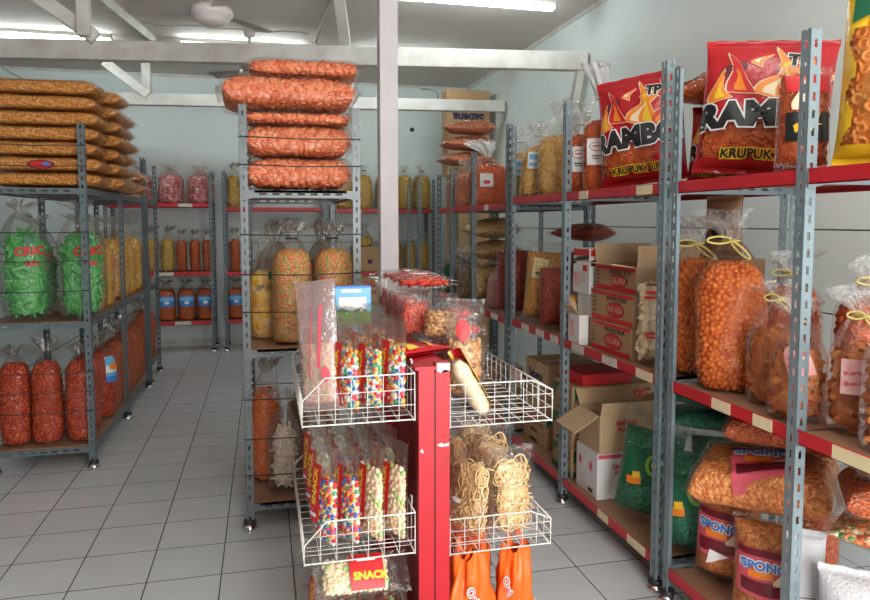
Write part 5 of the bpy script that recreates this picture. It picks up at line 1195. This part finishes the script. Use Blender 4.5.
spawn(pillow(.14, .27, .05, 'popcorn', ['puff'], .021, 200, lying=True, fill=.8, seed=146, tags=[tag(place2d(rect(.12, .11), 0, .15), 'ink_red', [('lettering', place2d(text_mesh('SNACK', .034, .0016), 0.02, .16, PI / 2), 'ink_yellow'), ('print_line', place2d(rect(.01, .06), -.035, .15), 'ink_white')], name='label', eps=.003)], film='film_soft'), 'snack_packet', 'puff packet lying flat on the lowest basket packets with its red label up', 'snack packet', (.285, GY0 + .07, .325), (0, .75, -PI / 2), None, .98)
# blue printed box
bx = [blk(.154, .33, 0, .18, 'ink_sky'), blk(.154, .06, 0, .225, 'ink_lime'), blk(.11, .05, .005, .285, 'ink_white'), blk(.08, .012, .0, .335, 'ink_white', nm='print_line'), ('printed_panel', ([(-.07, .25), (-.04, .268), (0, .254), (.04, .27), (.07, .25)], [(0, 1, 2, 3, 4)]), 'ink_green'), ell(.02, .02, .0, .262, 'ink_white'), ell(.015, .015, .04, .258, 'ink_cream')]
spawn(carton(.16, .06, .355, 'ink_blue', front=bx, tape=False), 'carton', 'sky-blue printed box with green meadow standing behind the candy ball packets', 'carton', (.335, GY0 + .68, zb), (-.06, .0, -.05))

# noodle packets
NOOD = pillow(.17, .30, .07, 'noodle', ['thin', 'noodle'], .062, 620, fill=.84, seed=151, spread=.2, film='film_soft', seal=.015, tags=[tag(place2d(oval(.05, .018), -.03, .13), 'paper', name='price_sticker')])
NOOD2 = pillow(.17, .30, .07, 'noodle', ['thin', 'noodle'], .062, 620, fill=.84, seed=152, spread=.2, film='film_soft', seal=.015)
zn = .4385
g = 'noodle stick packets in the wire basket'
for i, (x, y, rz, lb) in enumerate([(.655, GY0 + .09, -.95, 'turned sideways next to the red upright'), (.80, GY0 + .055, .10, 'facing out at the open corner of the basket'), (.735, GY0 + .16, -1.1, 'squeezed between the sideways and the outward one'), (.80, GY0 + .30, .2, 'second behind the outward facing one'), (.66, GY0 + .36, -.9, 'behind the sideways one'), (.80, GY0 + .48, .1, 'last in the row')]):
    spawn([NOOD, NOOD2][i % 2 if i else 0], 'snack_packet', 'packet of noodle sticks, ' + lb, 'snack packet', (x, y, zn), (-.03, [.03, -.02, 0, .04, 0, 0][i], rz), g, .95)
# orange carrier bags
def carrier(seed, w=.25, h=.36, d=.12):
    r = np.random.RandomState(seed); ph = r.rand(4) * 6.28; na = 48; nv = 22; V = []
    for i in range(nv + 1):
        t = i / nv; z = h * t; k = (1 - .30 * t ** 2)
        for j in range(na):
            a = 2 * PI * j / na
            f = 1 + (.20 * math.sin(6 * a + ph[0] + 3 * t) + .12 * math.sin(11 * a + ph[1] - 5 * t)) * (.3 + .8 * t) + .07 * math.sin(3 * a + 10 * t) + .05 * math.sin(2 * a - 14 * t + ph[3])
            V.append((math.sin(a) * w / 2 * k * f, -math.cos(a) * d / 2 * (1 - .5 * t) * f, z + .015 * t * math.sin(4 * a + ph[2])))
    F = gridF(nv + 1, na) + [tuple(reversed(range(na)))]
    parts = [Part('bag_body', mk('bag_body', V, F, M['orange_plastic']))]
    for s in (-1, 1):
        V = []; F = []
        for i in range(15):
            t = i / 14 * PI
            for q in (-1, 1):
                V.append((-w * .20 * math.cos(t) + q * .016 * math.cos(t) * -1, s * d * .22 - s * .01 + .03 * math.sin(t) * s * 1.2, h - .02 + (.11 - q * .016) * math.sin(t)))
        for i in range(14): F.append((2 * i, 2 * i + 1, 2 * i + 3, 2 * i + 2))
        parts.append(Part('handle', mk('handle', V, F, M['orange_plastic'])))
    fn = lambda eps: (lambda x, z: (x, -d / 2 * (1 - .5 * z / h) * max(.05, 1 - (x / (w * .55)) ** 2) ** .5 - eps - .018, z))
    parts.append(Part('lettering', conform('lettering', place2d(text_mesh('Oei', .05, .005), -.05, h * .60, -1.0), fn(.002), M['ink_white'])))
    parts.append(Part('lettering', conform('lettering', place2d(text_mesh('Oei', .05, .001), -.05, h * .60, -1.0), fn(.004), M['ink_pink'])))
    return parts
CB = carrier(5); CB2 = carrier(8)
g = 'orange carrier bags in the lowest basket'
spawn(CB, 'carrier_bag', 'crumpled orange carrier bag with white-edged lettering, next to the red upright', 'carrier bag', (.67, GY0 + .115, .0745), (0, .0, .3), g, (.66, 1.0, .84))
spawn(CB2, 'carrier_bag', 'crumpled orange carrier bag leaning out over the pale floor', 'carrier bag', (.825, GY0 + .13, .0745), (0, .03, -.3), g, (.5, 1.0, .84))
spawn(CB, 'carrier_bag', 'crumpled orange carrier bag furthest from the end of the red stand', 'carrier bag', (.73, GY0 + .42, .0745), (0, .0, .2), g, (.86, .86, .82))

# packets heaped on top of the stand
RSK = pillow(.15, .21, .05, 'redstick', ['stick'], .055, 300, fill=.66, seed=161, spread=.24, film='film', seal=.012, align=(0, 0, 1), curl=.5)
RSK2 = pillow(.15, .21, .05, 'redstick', ['stick'], .055, 300, fill=.62, seed=162, spread=.24, film='film', seal=.012, align=(0, 0, 1), curl=.9)
g = 'red snack stick packets on the red stand'
zt = GZ + .001
oname = ['first', 'second', 'third', 'fourth', 'fifth', 'sixth', 'seventh', 'eighth', 'ninth', 'tenth']
for i in range(9):
    spawn([RSK, RSK2][i % 2], 'snack_packet', 'red snack stick packet standing on the stand top, %s from the caramel nut packets' % oname[i], 'snack packet', (.565 + .004 * math.sin(i * 2), 2.60 + .07 * i, zt), (-.10, .03 * math.sin(i * 1.7), .12 * math.sin(i * 2.3)), g, (1, .95, .84))
RSL = pillow(.15, .24, .045, 'redstick', ['stick'], .055, 260, fill=.75, seed=163, spread=.24, film='film', lying=True, align=(0, 1, 0))
for i, (x, y, z, rz, lb) in enumerate([(.66, 2.50, .8555, 1.5, 'bottom of the heap in the basket'), (.665, 2.66, .8555, 1.6, 'bottom of the heap in the basket, further back'), (.67, 2.50, .9065, 1.4, 'second layer of the heap in the basket'), (.665, 2.66, .9065, 1.7, 'second layer of the heap in the basket, further back'), (.67, 2.52, .9575, 1.55, 'third layer of the heap in the basket'), (.675, 2.68, .9575, 1.45, 'third layer of the heap in the basket, further back'), (.67, 2.52, 1.0085, 1.5, 'fourth layer of the heap in the basket'), (.675, 2.69, 1.0085, 1.6, 'fourth layer of the heap in the basket, further back'), (.69, 2.58, 1.0595, 1.3, 'fifth layer of the heap beside the red sticks'), (.685, 2.75, 1.0595, 1.7, 'fifth layer of the heap, further back'), (.68, 2.66, 1.1105, 1.2, 'top of the heap, tilted')]):
    spawn(RSL, 'snack_packet', 'red stick packet lying flat, ' + lb, 'snack packet', (x + .03, y, z), (0, 0, rz), g, (.95, .78, .92))
for i, (x, y, rz, lb) in enumerate([(.60, 2.70, 1.45, 'nearest of three'), (.605, 2.90, 1.62, 'middle one of three'), (.60, 3.09, 1.5, 'farthest of three')]):
    spawn(RSL, 'snack_packet', 'red stick packet lying across the tops of the standing ones, ' + lb, 'snack packet', (x, y, zt + .183), (0, .06, rz), g, (1.1, 1.0, .9))
CAR = pillow(.15, .25, .08, 'caramel', ['puff'], .021, 260, fill=.6, seed=164, film='film', seal=.014)
CAR2 = pillow(.15, .25, .08, 'caramel', ['puff'], .021, 260, fill=.6, seed=165, film='film_soft', seal=.014, tags=[tag(place2d(oval(.05, .06), -.03, .18), 'ink_red', name='printed_oval')])
g = 'caramel nut packets on the red stand'
spawn(CAR, 'snack_packet', 'caramel nut packet standing on the stand top in front of the red sticks', 'snack packet', (.625, 2.47, zt), (-.20, .12, .12), g, (.95, .95, .66))
spawn(CAR2, 'snack_packet', 'caramel nut packet standing in the basket against the heap of red stick packets', 'snack packet', (.685, 2.37, .8555), (-.08, .06, .15), g, (1, 1, 1.32))
WRAP = pillow(.15, .24, .03, None, film='red_plastic', seed=166, lying=True, tags=[tag(place2d(rect(.13, .05), 0, .06, .1), 'ink_yellow', name='print_band'), tag(place2d(rect(.12, .02), 0, .17, -.2), 'ink_orange', name='print_band')])
spawn(WRAP, 'snack_packet', 'flat red and yellow packet lying on the stand top near its chipped end', 'snack packet', (.495, 2.31, zt), (0, 0, -1.1), None, (.85, .85, 1))
def rolls():
    parts = []
    for k in range(1):
        mb = MB(); pts = []; rad = []
        for i in range(25):
            t = i / 24; pts.append((0, 0, .20 * t)); rad.append(.030 * (1 - .5 * max(0, abs(t - .5) * 2 - .75) / .25) * (1 + .05 * math.sin(26 * t)))
        mb.tube(pts, rad, 18); parts.append(Part('biscuit_roll', mb.mesh('biscuit_roll', M['cream_roll'], True)))
        mb = MB(); mb.tube([(p[0], p[1], p[2] * 1.08 - .008) for p in pts], [q + .003 for q in rad], 18); parts.append(Part('plastic_film', mb.mesh('plastic_film', M['film'], True)))
        mb = MB(); V = []; F = []
        for i in range(11):
            for j in range(9):
                a = (j / 8 - .5) * 2.2 + 1.0; V.append(((.036) * math.sin(a), (.036) * math.cos(a) * -1 if False else .036 * math.cos(a), .01 + .22 * i / 10))
        for i in range(10):
            for j in range(8): F.append((i * 9 + j, i * 9 + j + 1, (i + 1) * 9 + j + 1, (i + 1) * 9 + j))
        parts.append(Part('wrapper', mk('wrapper', V, F, [M['red_plastic'], M['yellow_plastic']], [1 if (j > 5 or j == 0) else 0 for i in range(10) for j in range(8)])))
    return parts
spawn(rolls(), 'snack_packet', 'cream biscuit roll packet in red and yellow wrapper leaning in the upper basket', 'snack packet', (.70, GY0 + .07, .857), (0, -.52, 0))

# ------------------------------------------------------------------ light and camera
def lights():
    w = bpy.data.worlds.new('daylight'); SC.world = w; w.use_nodes = True
    bg = w.node_tree.nodes['Background']; bg.inputs[0].default_value = (1.0, 0.985, 0.96, 1); bg.inputs[1].default_value = 9.5
    la = bpy.data.lights.new('entrance_portal', 'AREA'); la.shape = 'RECTANGLE'; la.size = 2.6; la.size_y = 2.75
    la.cycles.is_portal = True
    o = link(bpy.data.objects.new('entrance_portal', la)); o.location = (1.3, YF - .05, 1.375); o.rotation_euler = (PI / 2, 0, 0)
lights()
cam = bpy.data.cameras.new('camera'); cam.sensor_width = 36; cam.lens = 36 * 700 / 870; cam.shift_y = -26 / 870
co = link(bpy.data.objects.new('camera', cam)); co.location = (0, 0, 1.5); cam.clip_start = .05
co.rotation_euler = (math.radians(90 - 4.26), 0, -math.radians(13.75))
SC.camera = co
vs = SC.view_settings; vs.view_transform = 'Standard'; vs.look = 'None'; vs.gamma = 1; vs.use_curve_mapping = False; vs.exposure = 0.12
SC.cycles.transparent_max_bounces = 24; SC.cycles.max_bounces = 8; SC.cycles.caustics_reflective = False; SC.cycles.caustics_refractive = False
SC.cycles.sample_clamp_indirect = 4.0
